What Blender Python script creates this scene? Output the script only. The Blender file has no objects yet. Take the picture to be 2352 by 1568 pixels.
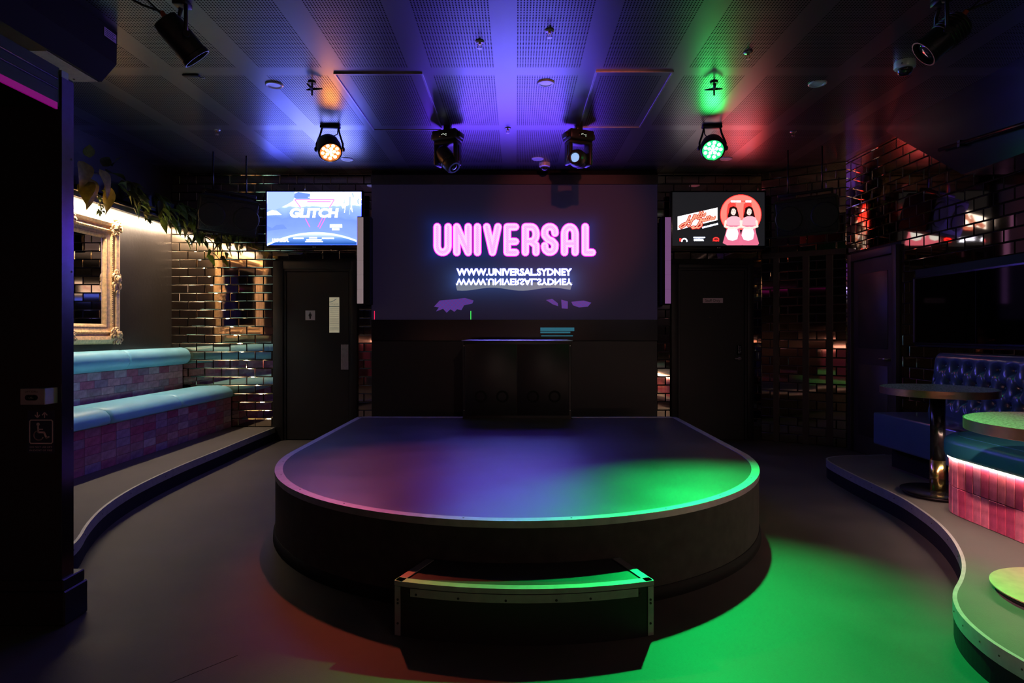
import bpy, bmesh, math, random
from mathutils import Vector, Matrix
random.seed(7)
R = math.radians
PI = math.pi
C = bpy.context.scene.collection
SC = bpy.context.scene

# ------------------------------------------------------------------ camera, world, exposure
CAMH = 1.276
cd = bpy.data.cameras.new('camera')
cam = bpy.data.objects.new('camera', cd)
C.objects.link(cam)
cam.location = (0, 0, CAMH)
cam.rotation_euler = (R(90), 0, 0)
cd.sensor_width = 36.0
cd.lens = 36.0 * 1400 / 2352
cd.shift_x = -10 / 2352
cd.shift_y = -19 / 2352
cd.clip_start = 0.05
SC.camera = cam
w = bpy.data.worlds.new('World')
SC.world = w
w.use_nodes = True
w.node_tree.nodes['Background'].inputs[0].default_value = (0.25, 0.28, 0.5, 1)
w.node_tree.nodes['Background'].inputs[1].default_value = 0.0
SC.view_settings.view_transform = 'Standard'
SC.view_settings.look = 'None'
SC.view_settings.exposure = 0.0
SC.view_settings.gamma = 1.0
SC.view_settings.use_curve_mapping = False

# strengths of the lamps, added fill included, kept together for tuning
E_COVE = 215.0
E_SEAT = 90.0
P_GREEN = 1750.0
P_AMBER = 210.0
P_FRONT = 330.0
P_FILL = 110.0
P_PINK = 1300.0
P_RIGHT = 30.0

# ------------------------------------------------------------------ material helpers
def lin(r, g, b):
    f = lambda c: (c / 255 / 12.92) if c <= 10 else ((c / 255 + 0.055) / 1.055) ** 2.4
    return (f(r), f(g), f(b), 1)

MATS = {}
def mat(name, col, rough=0.5, metal=0.0, spec=0.5, vary=0.0, scale=8.0, bump=0.0, bscale=60.0, coat=0.0, obj_random=0.0):
    m = bpy.data.materials.new(name)
    m.use_nodes = True
    nt = m.node_tree
    b = nt.nodes['Principled BSDF']
    b.inputs['Base Color'].default_value = col
    b.inputs['Roughness'].default_value = rough
    b.inputs['Metallic'].default_value = metal
    b.inputs['Specular IOR Level'].default_value = spec
    b.inputs['Coat Weight'].default_value = coat
    tc = nt.nodes.new('ShaderNodeTexCoord')
    n = nt.nodes.new('ShaderNodeTexNoise')
    n.inputs['Scale'].default_value = scale
    n.inputs['Detail'].default_value = 5
    nt.links.new(tc.outputs['Object'], n.inputs['Vector'])
    if vary > 0:
        mx = nt.nodes.new('ShaderNodeMix')
        mx.data_type = 'RGBA'
        mx.inputs[6].default_value = (col[0] * (1 - vary), col[1] * (1 - vary), col[2] * (1 - vary), 1)
        mx.inputs[7].default_value = (min(1, col[0] * (1 + vary)), min(1, col[1] * (1 + vary)), min(1, col[2] * (1 + vary)), 1)
        mr = nt.nodes.new('ShaderNodeMapRange')
        mr.inputs[1].default_value = 0.3
        mr.inputs[2].default_value = 0.7
        nt.links.new(n.outputs['Fac'], mr.inputs[0])
        nt.links.new(mr.outputs[0], mx.inputs[0])
        nt.links.new(mx.outputs[2], b.inputs['Base Color'])
        r2 = nt.nodes.new('ShaderNodeMapRange')
        r2.inputs[3].default_value = max(0.02, rough - 0.08 * (vary > 0.15))
        r2.inputs[4].default_value = min(1, rough + 0.08 * (vary > 0.15))
        nt.links.new(n.outputs['Fac'], r2.inputs[0])
        nt.links.new(r2.outputs[0], b.inputs['Roughness'])
    if bump > 0:
        n2 = nt.nodes.new('ShaderNodeTexNoise')
        n2.inputs['Scale'].default_value = bscale
        n2.inputs['Detail'].default_value = 3
        nt.links.new(tc.outputs['Object'], n2.inputs['Vector'])
        bp = nt.nodes.new('ShaderNodeBump')
        bp.inputs['Strength'].default_value = bump
        bp.inputs['Distance'].default_value = 0.004
        nt.links.new(n2.outputs['Fac'], bp.inputs['Height'])
        nt.links.new(bp.outputs['Normal'], b.inputs['Normal'])
    MATS[name] = m
    return m

def emit(name, col, strength):
    m = bpy.data.materials.new(name)
    m.use_nodes = True
    nt = m.node_tree
    b = nt.nodes['Principled BSDF']
    b.inputs['Base Color'].default_value = (0.01, 0.01, 0.01, 1)
    b.inputs['Roughness'].default_value = 0.4
    b.inputs['Emission Color'].default_value = (col[0], col[1], col[2], 1)
    b.inputs['Emission Strength'].default_value = strength
    MATS[name] = m
    return m

# plain surfaces
mat('floor_vinyl', (0.070, 0.060, 0.058, 1), 0.56, spec=0.28, vary=0.25, scale=2.2, bump=0.12, bscale=220)
mat('deck_vinyl', (0.095, 0.084, 0.078, 1), 0.6, spec=0.3, vary=0.18, scale=3.0, bump=0.15, bscale=260)
mat('stage_vinyl', (0.030, 0.030, 0.033, 1), 0.37, spec=0.70, vary=0.22, scale=2.5, bump=0.12, bscale=300)
mat('stage_carpet', (0.035, 0.031, 0.030, 1), 0.9, vary=0.35, scale=14, bump=0.6, bscale=420)
mat('black_paint', (0.008, 0.008, 0.010, 1), 0.45, vary=0.1)
mat('black_matte', (0.003, 0.003, 0.0035, 1), 0.8, spec=0.3)
mat('black_gloss', (0.006, 0.006, 0.008, 1), 0.22, vary=0.12, scale=3)
mat('wall_paint', (0.026, 0.020, 0.019, 1), 0.36, vary=0.18, scale=2.5, bump=0.25, bscale=30)
mat('door_paint', (0.007, 0.006, 0.007, 1), 0.5, vary=0.1, scale=3)
mat('grout', (0.010, 0.009, 0.008, 1), 0.8)
mat('mirror_tile', (0.60, 0.48, 0.36, 1), 0.045, metal=1.0)
mat('mirror_glass', (0.72, 0.72, 0.72, 1), 0.015, metal=1.0)
mat('dark_mirror', (0.10, 0.10, 0.13, 1), 0.06, metal=1.0)
mat('aluminium', (0.36, 0.355, 0.37, 1), 0.45, metal=0.6, vary=0.12, scale=20)
mat('brushed_steel', (0.55, 0.54, 0.56, 1), 0.35, metal=1.0, vary=0.12, scale=40)
mat('dark_steel', (0.20, 0.20, 0.24, 1), 0.20, metal=1.0, vary=0.1, scale=30)
mat('copper_edge', (0.86, 0.50, 0.36, 1), 0.30, metal=1.0, vary=0.08, scale=30)
mat('brass', (0.83, 0.60, 0.22, 1), 0.22, metal=1.0, vary=0.08, scale=30)
mat('brass_disc', (0.50, 0.36, 0.20, 1), 0.6, metal=0.25, vary=0.1, scale=20)
mat('terrazzo', (0.36, 0.38, 0.34, 1), 0.28, vary=0.35, scale=90)
mat('screw_dark', (0.02, 0.02, 0.02, 1), 0.5)
mat('teal_leather', (0.21, 0.56, 0.74, 1), 0.36, vary=0.06, scale=5, bump=0.12, bscale=180)
mat('green_leather', (0.03, 0.27, 0.27, 1), 0.36, vary=0.08, scale=5, bump=0.12, bscale=180)
mat('navy_leather', (0.055, 0.085, 0.20, 1), 0.30, coat=0.6, vary=0.08, scale=5, bump=0.12, bscale=180)
mat('piping', (0.10, 0.22, 0.26, 1), 0.4)
mat('gilt', (0.80, 0.52, 0.27, 1), 0.42, metal=0.2, vary=0.25, scale=40, bump=0.25, bscale=120)
mat('white_plastic', (0.80, 0.80, 0.82, 1), 0.35, coat=1.0)
mat('frosted', (0.80, 0.80, 0.84, 1), 0.3, coat=1.0)
mat('smoke_dome', (0.02, 0.02, 0.025, 1), 0.06, coat=1.0)
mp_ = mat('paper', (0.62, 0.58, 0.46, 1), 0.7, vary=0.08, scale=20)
mp_.node_tree.nodes['Principled BSDF'].inputs['Emission Color'].default_value = (.30, .27, .18, 1)   # backlight put into the paper as glow, no slot built
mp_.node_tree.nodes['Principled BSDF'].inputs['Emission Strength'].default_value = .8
mat('paper_ink', (0.13, 0.12, 0.10, 1), 0.7)
mat('paper_grey', (0.40, 0.38, 0.32, 1), 0.7)
mat('paper_blue', (0.06, 0.22, 0.30, 1), 0.7)
mat('sign_white', (0.80, 0.72, 0.76, 1), 0.45)
mat('sign_black', (0.01, 0.01, 0.01, 1), 0.5)
mat('sign_blue', (0.012, 0.018, 0.06, 1), 0.4)
mat('sign_pink', (0.75, 0.56, 0.62, 1), 0.5)
mat('sticker', (0.55, 0.33, 0.62, 1), 0.5)
mat('beige_panel', (0.50, 0.45, 0.36, 1), 0.7, vary=0.1, scale=40)
mat('cable_rubber', (0.010, 0.010, 0.011, 1), 0.5)
mat('orange_plug', (0.55, 0.12, 0.04, 1), 0.5)
mat('leaf_big', (0.40, 0.33, 0.06, 1), 0.42, vary=0.35, scale=18)
mat('leaf_green', (0.26, 0.38, 0.06, 1), 0.45, vary=0.35, scale=25)
mat('leaf_pale', (0.42, 0.52, 0.14, 1), 0.45, vary=0.3, scale=25)
mat('leaf_dark', (0.10, 0.12, 0.03, 1), 0.45, vary=0.3, scale=25)
mat('stem', (0.06, 0.06, 0.02, 1), 0.7)
mat('mesh_grille', (0.012, 0.012, 0.015, 1), 0.5)
mat('timber_dark', (0.05, 0.038, 0.034, 1), 0.5, vary=0.2, scale=6)
mat('curtain', (0.18, 0.02, 0.03, 1), 0.8, vary=0.2)
mat('par_black', (0.018, 0.017, 0.018, 1), 0.38)
mat('red_tape', (0.50, 0.22, 0.08, 1), 0.5)

PINKS = [(0.66, 0.13, 0.21), (0.58, 0.08, 0.16), (0.72, 0.20, 0.27), (0.52, 0.08, 0.16), (0.68, 0.15, 0.20), (0.62, 0.18, 0.27)]
for i, p in enumerate(PINKS):
    mat('glaze_pink_%d' % i, (*p, 1), 0.20, vary=0.22, scale=22, bump=0.2, bscale=45)
MAUVES = [(0.44, 0.20, 0.26), (0.52, 0.16, 0.24), (0.55, 0.28, 0.34), (0.36, 0.22, 0.30), (0.58, 0.42, 0.47), (0.44, 0.12, 0.20), (0.62, 0.32, 0.36), (0.40, 0.28, 0.40)]
for i, p in enumerate(MAUVES):
    mat('glaze_mauve_%d' % i, (p[0] * .82, p[1] * .78, p[2] * .9, 1), 0.16, vary=0.2, scale=25, bump=0.15, bscale=50)

# perforated acoustic ceiling: flat board with rows of small holes inside each panel
def ceiling_material():
    m = mat('ceiling_board', (0.038, 0.038, 0.042, 1), 0.33, spec=1.0)
    nt = m.node_tree
    b = nt.nodes['Principled BSDF']
    b.inputs['Coat Weight'].default_value = 1.0
    b.inputs['Coat IOR'].default_value = 1.8
    b.inputs['Coat Roughness'].default_value = 0.36
    tc = nt.nodes.new('ShaderNodeTexCoord')
    sp = nt.nodes.new('ShaderNodeSeparateXYZ')
    nt.links.new(tc.outputs['Object'], sp.inputs[0])
    def M(op, a, bb=None, c=None):
        n = nt.nodes.new('ShaderNodeMath')
        n.operation = op
        for i, v in enumerate((a, bb, c)):
            if v is None:
                continue
            if isinstance(v, (int, float)):
                n.inputs[i].default_value = v
            else:
                nt.links.new(v, n.inputs[i])
        return n.outputs[0]
    X, Y = sp.outputs[0], sp.outputs[1]
    fx = M('FLOORED_MODULO', M('ADD', X, 62.0), 0.62)        # 0 .. 0.62, holes from 0 to 0.45
    fy = M('FLOORED_MODULO', M('SUBTRACT', Y, 4.46 - 122.0), 1.22)
    inx = M('LESS_THAN', M('ABSOLUTE', M('SUBTRACT', fx, 0.2345)), 0.232)
    iny = M('LESS_THAN', M('ABSOLUTE', M('SUBTRACT', fy, 0.61)), 0.545)
    p = 0.0185
    hx = M('ABSOLUTE', M('SUBTRACT', M('FLOORED_MODULO', fx, p), p / 2))
    hy = M('ABSOLUTE', M('SUBTRACT', M('FLOORED_MODULO', fy, p), p / 2))
    d = M('SQRT', M('ADD', M('MULTIPLY', hx, hx), M('MULTIPLY', hy, hy)))
    hole = M('MULTIPLY', M('MULTIPLY', M('LESS_THAN', d, 0.0050), inx), iny)
    mx = nt.nodes.new('ShaderNodeMix')
    mx.data_type = 'RGBA'
    mx.inputs[6].default_value = (0.038, 0.038, 0.042, 1)
    mx.inputs[7].default_value = (0.002, 0.002, 0.002, 1)
    nt.links.new(hole, mx.inputs[0])
    nt.links.new(mx.outputs[2], b.inputs['Base Color'])
    nt.links.new(M('SUBTRACT', 1.0, hole), b.inputs['Specular IOR Level'])
    nt.links.new(M('SUBTRACT', 1.0, hole), b.inputs['Coat Weight'])
    nz = nt.nodes.new('ShaderNodeTexNoise')
    nz.inputs['Scale'].default_value = 3.0
    nz.inputs['Detail'].default_value = 4
    nt.links.new(tc.outputs['Object'], nz.inputs['Vector'])
    nt.links.new(M('ADD', M('MULTIPLY', nz.outputs['Fac'], 0.10), M('ADD', 0.30, M('MULTIPLY', hole, 0.5))), b.inputs['Roughness'])
    # joints between boards: a faint ridge of filler
    jy = M('ABSOLUTE', M('SUBTRACT', fy, 0.61))
    ridge = M('MULTIPLY', M('GREATER_THAN', jy, 0.56), 0.3)
    h = M('SUBTRACT', ridge, hole)
    bp = nt.nodes.new('ShaderNodeBump')
    bp.inputs['Strength'].default_value = 0.25
    bp.inputs['Distance'].default_value = 0.002
    nt.links.new(M('ADD', h, M('MULTIPLY', nz.outputs['Fac'], 0.6)), bp.inputs['Height'])
    nt.links.new(bp.outputs['Normal'], b.inputs['Normal'])
ceiling_material()
for nm in ('white_plastic', 'frosted'):
    MATS[nm].node_tree.nodes['Principled BSDF'].inputs['Coat IOR'].default_value = 1.9
    MATS[nm].node_tree.nodes['Principled BSDF'].inputs['Coat Roughness'].default_value = 0.3

# ------------------------------------------------------------------ mesh helpers
def lerp(a, b, t):
    return a + (b - a) * t

class MB:
    """collects geometry given in world coordinates; build() makes ONE mesh object"""
    def __init__(s):
        s.v, s.f, s.sm = [], [], []
    def add(s, vs, fs, smooth=False):
        o = len(s.v)
        s.v += [tuple(v) for v in vs]
        for f in fs:
            s.f.append(tuple(i + o for i in f))
            s.sm.append(smooth)
        return s
    def box(s, x0, x1, y0, y1, z0, z1, rot=0, M=None):
        vs = [(x0, y0, z0), (x1, y0, z0), (x1, y1, z0), (x0, y1, z0), (x0, y0, z1), (x1, y0, z1), (x1, y1, z1), (x0, y1, z1)]
        if M is not None:
            vs = [M @ Vector(v) for v in vs]
        return s.add(vs, [(0, 3, 2, 1), (4, 5, 6, 7), (0, 1, 5, 4), (1, 2, 6, 5), (2, 3, 7, 6), (3, 0, 4, 7)])
    def rbox(s, x0, x1, y0, y1, z0, z1, r=0.01, seg=3, M=None, smooth=True):
        bm = bmesh.new()
        bmesh.ops.create_cube(bm, size=1)
        for v in bm.verts:
            v.co = Vector((lerp(x0, x1, v.co.x + .5), lerp(y0, y1, v.co.y + .5), lerp(z0, z1, v.co.z + .5)))
        bmesh.ops.bevel(bm, geom=bm.edges[:], offset=r, segments=seg, affect='EDGES', profile=0.5)
        if M is not None:
            bm.transform(M)
        bm.verts.index_update()
        s.add([v.co for v in bm.verts], [[v.index for v in f.verts] for f in bm.faces], smooth)
        bm.free()
        return s
    def prism(s, poly, z0, z1, M=None):
        n = len(poly)
        vs = [(x, y, z0) for x, y in poly] + [(x, y, z1) for x, y in poly]
        if M is not None:
            vs = [M @ Vector(v) for v in vs]
        fs = [tuple(range(n - 1, -1, -1)), tuple(range(n, 2 * n))]
        fs += [(i, (i + 1) % n, n + (i + 1) % n, n + i) for i in range(n)]
        return s.add(vs, fs)
    def lathe(s, prof, M=None, seg=24, smooth=True, cap0=True, cap1=True):
        """prof = [(radius, z)] about local z"""
        vs, fs = [], []
        for r, z in prof:
            for k in range(seg):
                a = 2 * PI * k / seg
                vs.append(Vector((r * math.cos(a), r * math.sin(a), z)))
        for i in range(len(prof) - 1):
            for k in range(seg):
                k2 = (k + 1) % seg
                fs.append((i * seg + k, i * seg + k2, (i + 1) * seg + k2, (i + 1) * seg + k))
        if M is not None:
            vs = [M @ v for v in vs]
        s.add(vs, fs, smooth)
        o = len(s.v) - len(vs)
        if cap0:
            s.f.append(tuple(o + k for k in range(seg - 1, -1, -1)))
            s.sm.append(False)
        if cap1:
            q = o + (len(prof) - 1) * seg
            s.f.append(tuple(q + k for k in range(seg)))
            s.sm.append(False)
        return s
    def tube(s, pts, r, seg=8, smooth=True):
        pts = [Vector(p) for p in pts]
        rs = r if isinstance(r, (list, tuple)) else [r] * len(pts)
        vs, fs = [], []
        t0 = (pts[1] - pts[0]).normalized()
        up = Vector((0, 0, 1)) if abs(t0.z) < 0.9 else Vector((1, 0, 0))
        n = t0.cross(up).normalized()
        for i, p in enumerate(pts):
            t = (pts[min(i + 1, len(pts) - 1)] - pts[max(i - 1, 0)]).normalized()
            n = (n - t * n.dot(t)).normalized()
            b = t.cross(n)
            for k in range(seg):
                a = 2 * PI * k / seg
                vs.append(p + (n * math.cos(a) + b * math.sin(a)) * rs[i])
        for i in range(len(pts) - 1):
            for k in range(seg):
                k2 = (k + 1) % seg
                fs.append((i * seg + k, i * seg + k2, (i + 1) * seg + k2, (i + 1) * seg + k))
        fs.append(tuple(range(seg - 1, -1, -1)))
        fs.append(tuple((len(pts) - 1) * seg + k for k in range(seg)))
        return s.add(vs, fs, smooth)
    def sweep(s, path, prof, closed=False, smooth=True, caps=True):
        """path = [(x, y)] on plan, prof = closed loop [(outward offset, z)]; outward = right of travel"""
        P = [Vector((p[0], p[1])) for p in path]
        n = len(P)
        vs, fs = [], []
        for i in range(n):
            a = P[(i - 1) % n] if (closed or i > 0) else P[i]
            b = P[(i + 1) % n] if (closed or i < n - 1) else P[i]
            d1 = (P[i] - a)
            d2 = (b - P[i])
            if d1.length < 1e-9: d1 = d2
            if d2.length < 1e-9: d2 = d1
            d1 = d1.normalized(); d2 = d2.normalized()
            t = (d1 + d2).normalized()
            nn = Vector((t.y, -t.x))
            k = 1 / max(0.3, nn.dot(Vector((d1.y, -d1.x))))
            for o, z in prof:
                q = P[i] + nn * (o * k)
                vs.append((q.x, q.y, z))
        m = len(prof)
        for i in range(n if closed else n - 1):
            j = (i + 1) % n
            for k in range(m):
                k2 = (k + 1) % m
                fs.append((i * m + k, j * m + k, j * m + k2, i * m + k2))
        if not closed and caps:
            fs.append(tuple(range(m)))
            fs.append(tuple((n - 1) * m + k for k in range(m - 1, -1, -1)))
        return s.add(vs, fs, smooth)
    def build(s, name, material, parent=None, org=None):
        me = bpy.data.meshes.new(name)
        o0 = Vector(org) if org is not None else Vector((0, 0, 0))
        if parent is not None and org is None:
            o0 = Vector(parent.get('_org', (0, 0, 0)))
        me.from_pydata([tuple(Vector(v) - o0) for v in s.v], [], s.f)
        me.polygons.foreach_set('use_smooth', s.sm)
        me.validate()
        bm = bmesh.new()
        bm.from_mesh(me)
        bmesh.ops.recalc_face_normals(bm, faces=bm.faces[:])
        bm.to_mesh(me)
        bm.free()
        if any(s.sm) and not all(s.sm):
            pass
        me.materials.append(MATS[material])
        o = bpy.data.objects.new(name, me)
        C.objects.link(o)
        if parent is not None:
            o.parent = parent
            o['_org'] = tuple(o0)
        elif org is not None:
            o.location = o0
            o['_org'] = tuple(o0)
        return o

def crease(o, ang=35):
    me = o.data
    bm = bmesh.new()
    bm.from_mesh(me)
    for e in bm.edges:
        if len(e.link_faces) == 2 and e.calc_face_angle(0) > R(ang):
            e.smooth = False
    bm.to_mesh(me)
    bm.free()
    return o

def thing(name, label, cat, loc=(0, 0, 0), group=None):
    o = bpy.data.objects.new(name, None)
    o.empty_display_size = 0.1
    C.objects.link(o)
    o.location = loc
    o['_org'] = tuple(loc)
    o['label'] = label
    o['category'] = cat
    if group:
        o['group'] = group
    return o

def tag(o, label, cat, group=None):
    o['label'] = label
    o['category'] = cat
    if group:
        o['group'] = group
    return o

def struct(o, label=None):
    o['kind'] = 'structure'
    if label:
        o['label'] = label
    return o

def inst(name, me, material, parent, M):
    """object that shares mesh data, placed by world matrix under its parent"""
    o = bpy.data.objects.new(name, me)
    C.objects.link(o)
    if parent is not None:
        o.parent = parent
        o0 = Vector(parent.get('_org', (0, 0, 0)))
        M = Matrix.Translation(-o0) @ M
    o.matrix_basis = M
    if material is not None:
        o.material_slots[0].link = 'OBJECT'
        o.material_slots[0].material = MATS[material]
    return o

def raw_mesh(name, mb, material):
    me = bpy.data.meshes.new(name)
    me.from_pydata([tuple(v) for v in mb.v], [], mb.f)
    me.polygons.foreach_set('use_smooth', mb.sm)
    bm = bmesh.new(); bm.from_mesh(me)
    bmesh.ops.recalc_face_normals(bm, faces=bm.faces[:])
    bm.to_mesh(me); bm.free()
    me.materials.append(MATS[material])
    return me

def frame_to(d, up=(0, 0, 1)):
    """rotation whose local z points along d"""
    z = Vector(d).normalized()
    u = Vector(up)
    if abs(z.dot(u)) > 0.98:
        u = Vector((0, 1, 0))
    x = u.cross(z).normalized()
    y = z.cross(x)
    return Matrix((x, y, z)).transposed().to_4x4()

# flat print: u to the viewer's right, v up, on a plane given by origin, right and up vectors
class Face:
    def __init__(s, org, right=(1, 0, 0), up=(0, 0, 1)):
        s.o, s.r, s.u = Vector(org), Vector(right).normalized(), Vector(up).normalized()
        s.n = s.r.cross(s.u)      # towards the viewer
    def p(s, u, v, d=0.0):
        return s.o + s.r * u + s.u * v + s.n * d
    def poly(s, mb, pts, d=0.001, th=0.0006):
        n = len(pts)
        vs = [s.p(u, v, d) for u, v in pts] + [s.p(u, v, d - th) for u, v in pts]
        fs = [tuple(range(n)), tuple(range(2 * n - 1, n - 1, -1))] + [(i, n + i, n + (i + 1) % n, (i + 1) % n) for i in range(n)]
        mb.add(vs, fs)
        return mb
    def rect(s, mb, u0, u1, v0, v1, d=0.001):
        return s.poly(mb, [(u0, v0), (u1, v0), (u1, v1), (u0, v1)], d)
    def disc(s, mb, u, v, ru, rv=None, d=0.001, n=28):
        rv = ru if rv is None else rv
        return s.poly(mb, [(u + ru * math.cos(2 * PI * k / n), v + rv * math.sin(2 * PI * k / n)) for k in range(n)], d)
    def stroke(s, mb, pts, wd, d=0.001, caps=True):
        for i in range(len(pts) - 1):
            a, b = Vector(pts[i]), Vector(pts[i + 1])
            t = (b - a)
            if t.length < 1e-7:
                continue
            t.normalize()
            nn = Vector((-t.y, t.x)) * wd / 2
            s.poly(mb, [tuple(a - nn), tuple(b - nn), tuple(b + nn), tuple(a + nn)], d)
        if caps:
            for q in pts:
                s.disc(mb, q[0], q[1], wd / 2, d=d, n=10)
        return mb
    def text(s, body, u, v, h, material, parent, name='lettering', d=0.0015, width=None, align='CENTER', shear=0.0, rot=0.0, bold=0.0, flipv=False):
        cu = bpy.data.curves.new('t', 'FONT')
        cu.body = body
        cu.size = 1.0
        cu.align_x = 'LEFT'
        cu.shear = shear
        cu.offset = bold
        cu.resolution_u = 3
        ob = bpy.data.objects.new('t', cu)
        C.objects.link(ob)
        dg = bpy.context.evaluated_depsgraph_get()
        me = bpy.data.meshes.new_from_object(ob.evaluated_get(dg))
        bpy.data.objects.remove(ob)
        xs = [q.co.x for q in me.vertices] or [0, 1]
        x0, x1 = min(xs), max(xs)
        k = h / 0.72
        kx = k if width is None else width / max(1e-6, x1 - x0)
        ww = (x1 - x0) * kx
        off = {'CENTER': -ww / 2, 'LEFT': 0, 'RIGHT': -ww}[align]
        o0 = Vector(parent.get('_org', (0, 0, 0)))
        for q in me.vertices:
            a, b = (q.co.x - x0) * kx + off, q.co.y * k
            if flipv:
                b = -b
            if rot:
                a, b = a * math.cos(rot) - b * math.sin(rot), a * math.sin(rot) + b * math.cos(rot)
            q.co = s.p(u + a, v + b, d) - o0
        me.materials.clear()
        me.materials.append(MATS[material])
        o = bpy.data.objects.new(name, me)
        C.objects.link(o)
        o.parent = parent
        o['_org'] = tuple(o0)
        return o

# ------------------------------------------------------------------ the room shell
H = 3.19
XL, XR, YB, YF = -4.12, 3.68, 7.29, -4.2
HP = 0.157            # raised platforms
struct(MB().box(XL - .2, XR + .4, YF - .2, YB + .3, -0.1, 0.0).build('floor', 'floor_vinyl'), 'dark worn vinyl floor')
seam = MB()
seam.box(-1.9, 2.6, 2.014, 2.0165, 0.0, 0.0007)
seam.box(-1.35, -1.05, 2.33, 2.332, 0.0, 0.0007, M=Matrix.Translation((-1.2, 2.3, 0)) @ Matrix.Rotation(R(50), 4, 'Z') @ Matrix.Translation((1.2, -2.33, 0)))
seam.build('floor_seam', 'black_matte', bpy.data.objects['floor'])
ceil = struct(MB().box(XL - .2, XR + .4, YF - .2, YB + .3, H, H + 0.1).build('ceiling', 'ceiling_board'), 'perforated dark ceiling board')
# left painted wall and hidden far walls
struct(MB().box(XL - .12, XL, YF, YB + .1, 0, H).build('wall_left', 'wall_paint'), 'dark satin painted side wall')
struct(MB().box(XL - .1, XR + .2, YF - .12, YF, 0, H).build('wall_front', 'black_paint'), 'dark wall behind the viewer')
wback = struct(MB().box(XL - .1, 2.93, YB, YB + .12, 0, H).build('wall_back', 'grout'), 'back wall clad in bevelled mirror tiles')
wright = struct(MB().box(XR, XR + .12, YF, 6.79, 0, H).build('wall_right', 'grout'), 'side wall clad in bevelled mirror tiles')
A, B = Vector((2.93, 7.29)), Vector((3.68, 6.79))
wang = struct(MB().prism([(A.x, A.y), (B.x, B.y), (B.x + .1, B.y + .15), (A.x + .05, A.y + .15)], 0, H).build('wall_corner', 'grout'), 'angled corner wall of bevelled mirror tiles')

# bevelled mirror tile, flat pillow with sloping rim; local x along the wall, y up, z outwards
def tile_mesh(wd, ht):
    b, t0, t1 = 0.0065, 0.003, 0.0075
    a0, a1, b0, b1 = -wd / 2, wd / 2, -ht / 2, ht / 2
    vs = [(a0, b0, 0), (a1, b0, 0), (a1, b1, 0), (a0, b1, 0),
          (a0, b0, t0), (a1, b0, t0), (a1, b1, t0), (a0, b1, t0),
          (a0 + b, b0 + b, t1), (a1 - b, b0 + b, t1), (a1 - b, b1 - b, t1), (a0 + b, b1 - b, t1)]
    fs = [(0, 3, 2, 1), (8, 9, 10, 11)]
    for i in range(4):
        j = (i + 1) % 4
        fs += [(i, j, 4 + j, 4 + i), (4 + i, 4 + j, 8 + j, 8 + i)]
    return vs, fs
TM = {}
def get_tile(wd, ht):
    k = (round(wd, 3), round(ht, 3))
    if k not in TM:
        TM[k] = raw_mesh('tile', MB().add(*tile_mesh(*k)), 'mirror_tile')
    return TM[k]

TW, TH = 0.2, 0.1
def clad(parent, org, right, nrm, u0, u1, v0, v1, holes, rank, limit=300):
    """brick-bond tiles over u0..u1 x v0..v1 of a wall; holes = rectangles left free"""
    org, right, nrm = Vector(org), Vector(right).normalized(), Vector(nrm).normalized()
    up = Vector((0, 0, 1))
    todo = []
    v = v0
    row = 0
    while v < v1 - 0.015:
        va, vb = v, min(v + TH, v1)
        u = u0 - (TW / 2 if row % 2 else 0)
        while u < u1 - 0.004:
            pieces = [(max(u, u0), min(u + TW, u1))]
            for (h0, h1, k0, k1) in holes:
                if vb > k0 + 0.012 and va < k1 - 0.012:
                    nx = []
                    for a, b in pieces:
                        if b <= h0 or a >= h1:
                            nx.append((a, b))
                        else:
                            if a < h0: nx.append((a, h0))
                            if b > h1: nx.append((h1, b))
                    pieces = nx
            for a, b in pieces:
                if b - a > 0.03:
                    todo.append((a, b, va, vb))
            u += TW
        v += TH
        row += 1
    todo.sort(key=lambda q: rank((q[0] + q[1]) / 2, (q[2] + q[3]) / 2))
    rest = MB()
    for i, (a, b, va, vb) in enumerate(todo):
        wd, ht = b - a - 0.003, vb - va - 0.003
        c = org + right * ((a + b) / 2) + up * ((va + vb) / 2) + nrm * 0.0005
        rot = Matrix((right, up, nrm)).transposed().to_4x4()
        tilt = Matrix.Rotation(random.gauss(0, R(0.28)), 4, 'X') @ Matrix.Rotation(random.gauss(0, R(0.28)), 4, 'Y')
        M = Matrix.Translation(c + nrm * 0.0008) @ rot @ tilt
        if i < limit:
            inst('tile', get_tile(wd, ht), None, parent, M)
        else:
            vs, fs = tile_mesh(wd, ht)
            rest.add([M @ Vector(q) for q in vs], fs)
    if rest.v:
        r = rest.build('tile_field', 'mirror_tile', parent)
        r['kind'] = 'stuff'
    return len(todo)

# back wall: the doors and the screen housing leave parts free
clad(wback, (0, YB, 0), (1, 0, 0), (0, -1, 0), XL, 2.93, HP, H,
     [(-2.90, -1.893, 0, 2.138), (-1.69, 1.645, 0, H), (1.841, 2.826, 0, 2.098), (XL, -3.9, 0, 0.62)],
     lambda u, v: (3 if (v > 2.3 and (-2.95 < u < -1.9 or u > 1.9)) else 0) + (1 if v > 2.75 else 0) + abs(v - 1.6) * .1)
# right wall: seen from the corner to the edge of the frame
clad(wright, (XR, 0, 0), (0, -1, 0), (-1, 0, 0), -6.79, -3.2, HP, H,
     [(-6.70, -5.82, 0, 2.14), (-5.62, -2.9, 1.18, 1.79), (-5.2, -2.9, 0, 0.9)],
     lambda u, v: (3 if u > -4.25 else 0) + (2 if v < 1.1 else 0) + (1 if v > 2.95 else 0))
dA = (B - A)
clad(wang, (A.x, A.y, 0), (dA.x, dA.y, 0), (-dA.y * -1 * -1, dA.x * -1, 0) if False else (dA.y, -dA.x, 0), 0, dA.length, 0.0, H,
     [], lambda u, v: 0)

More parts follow.
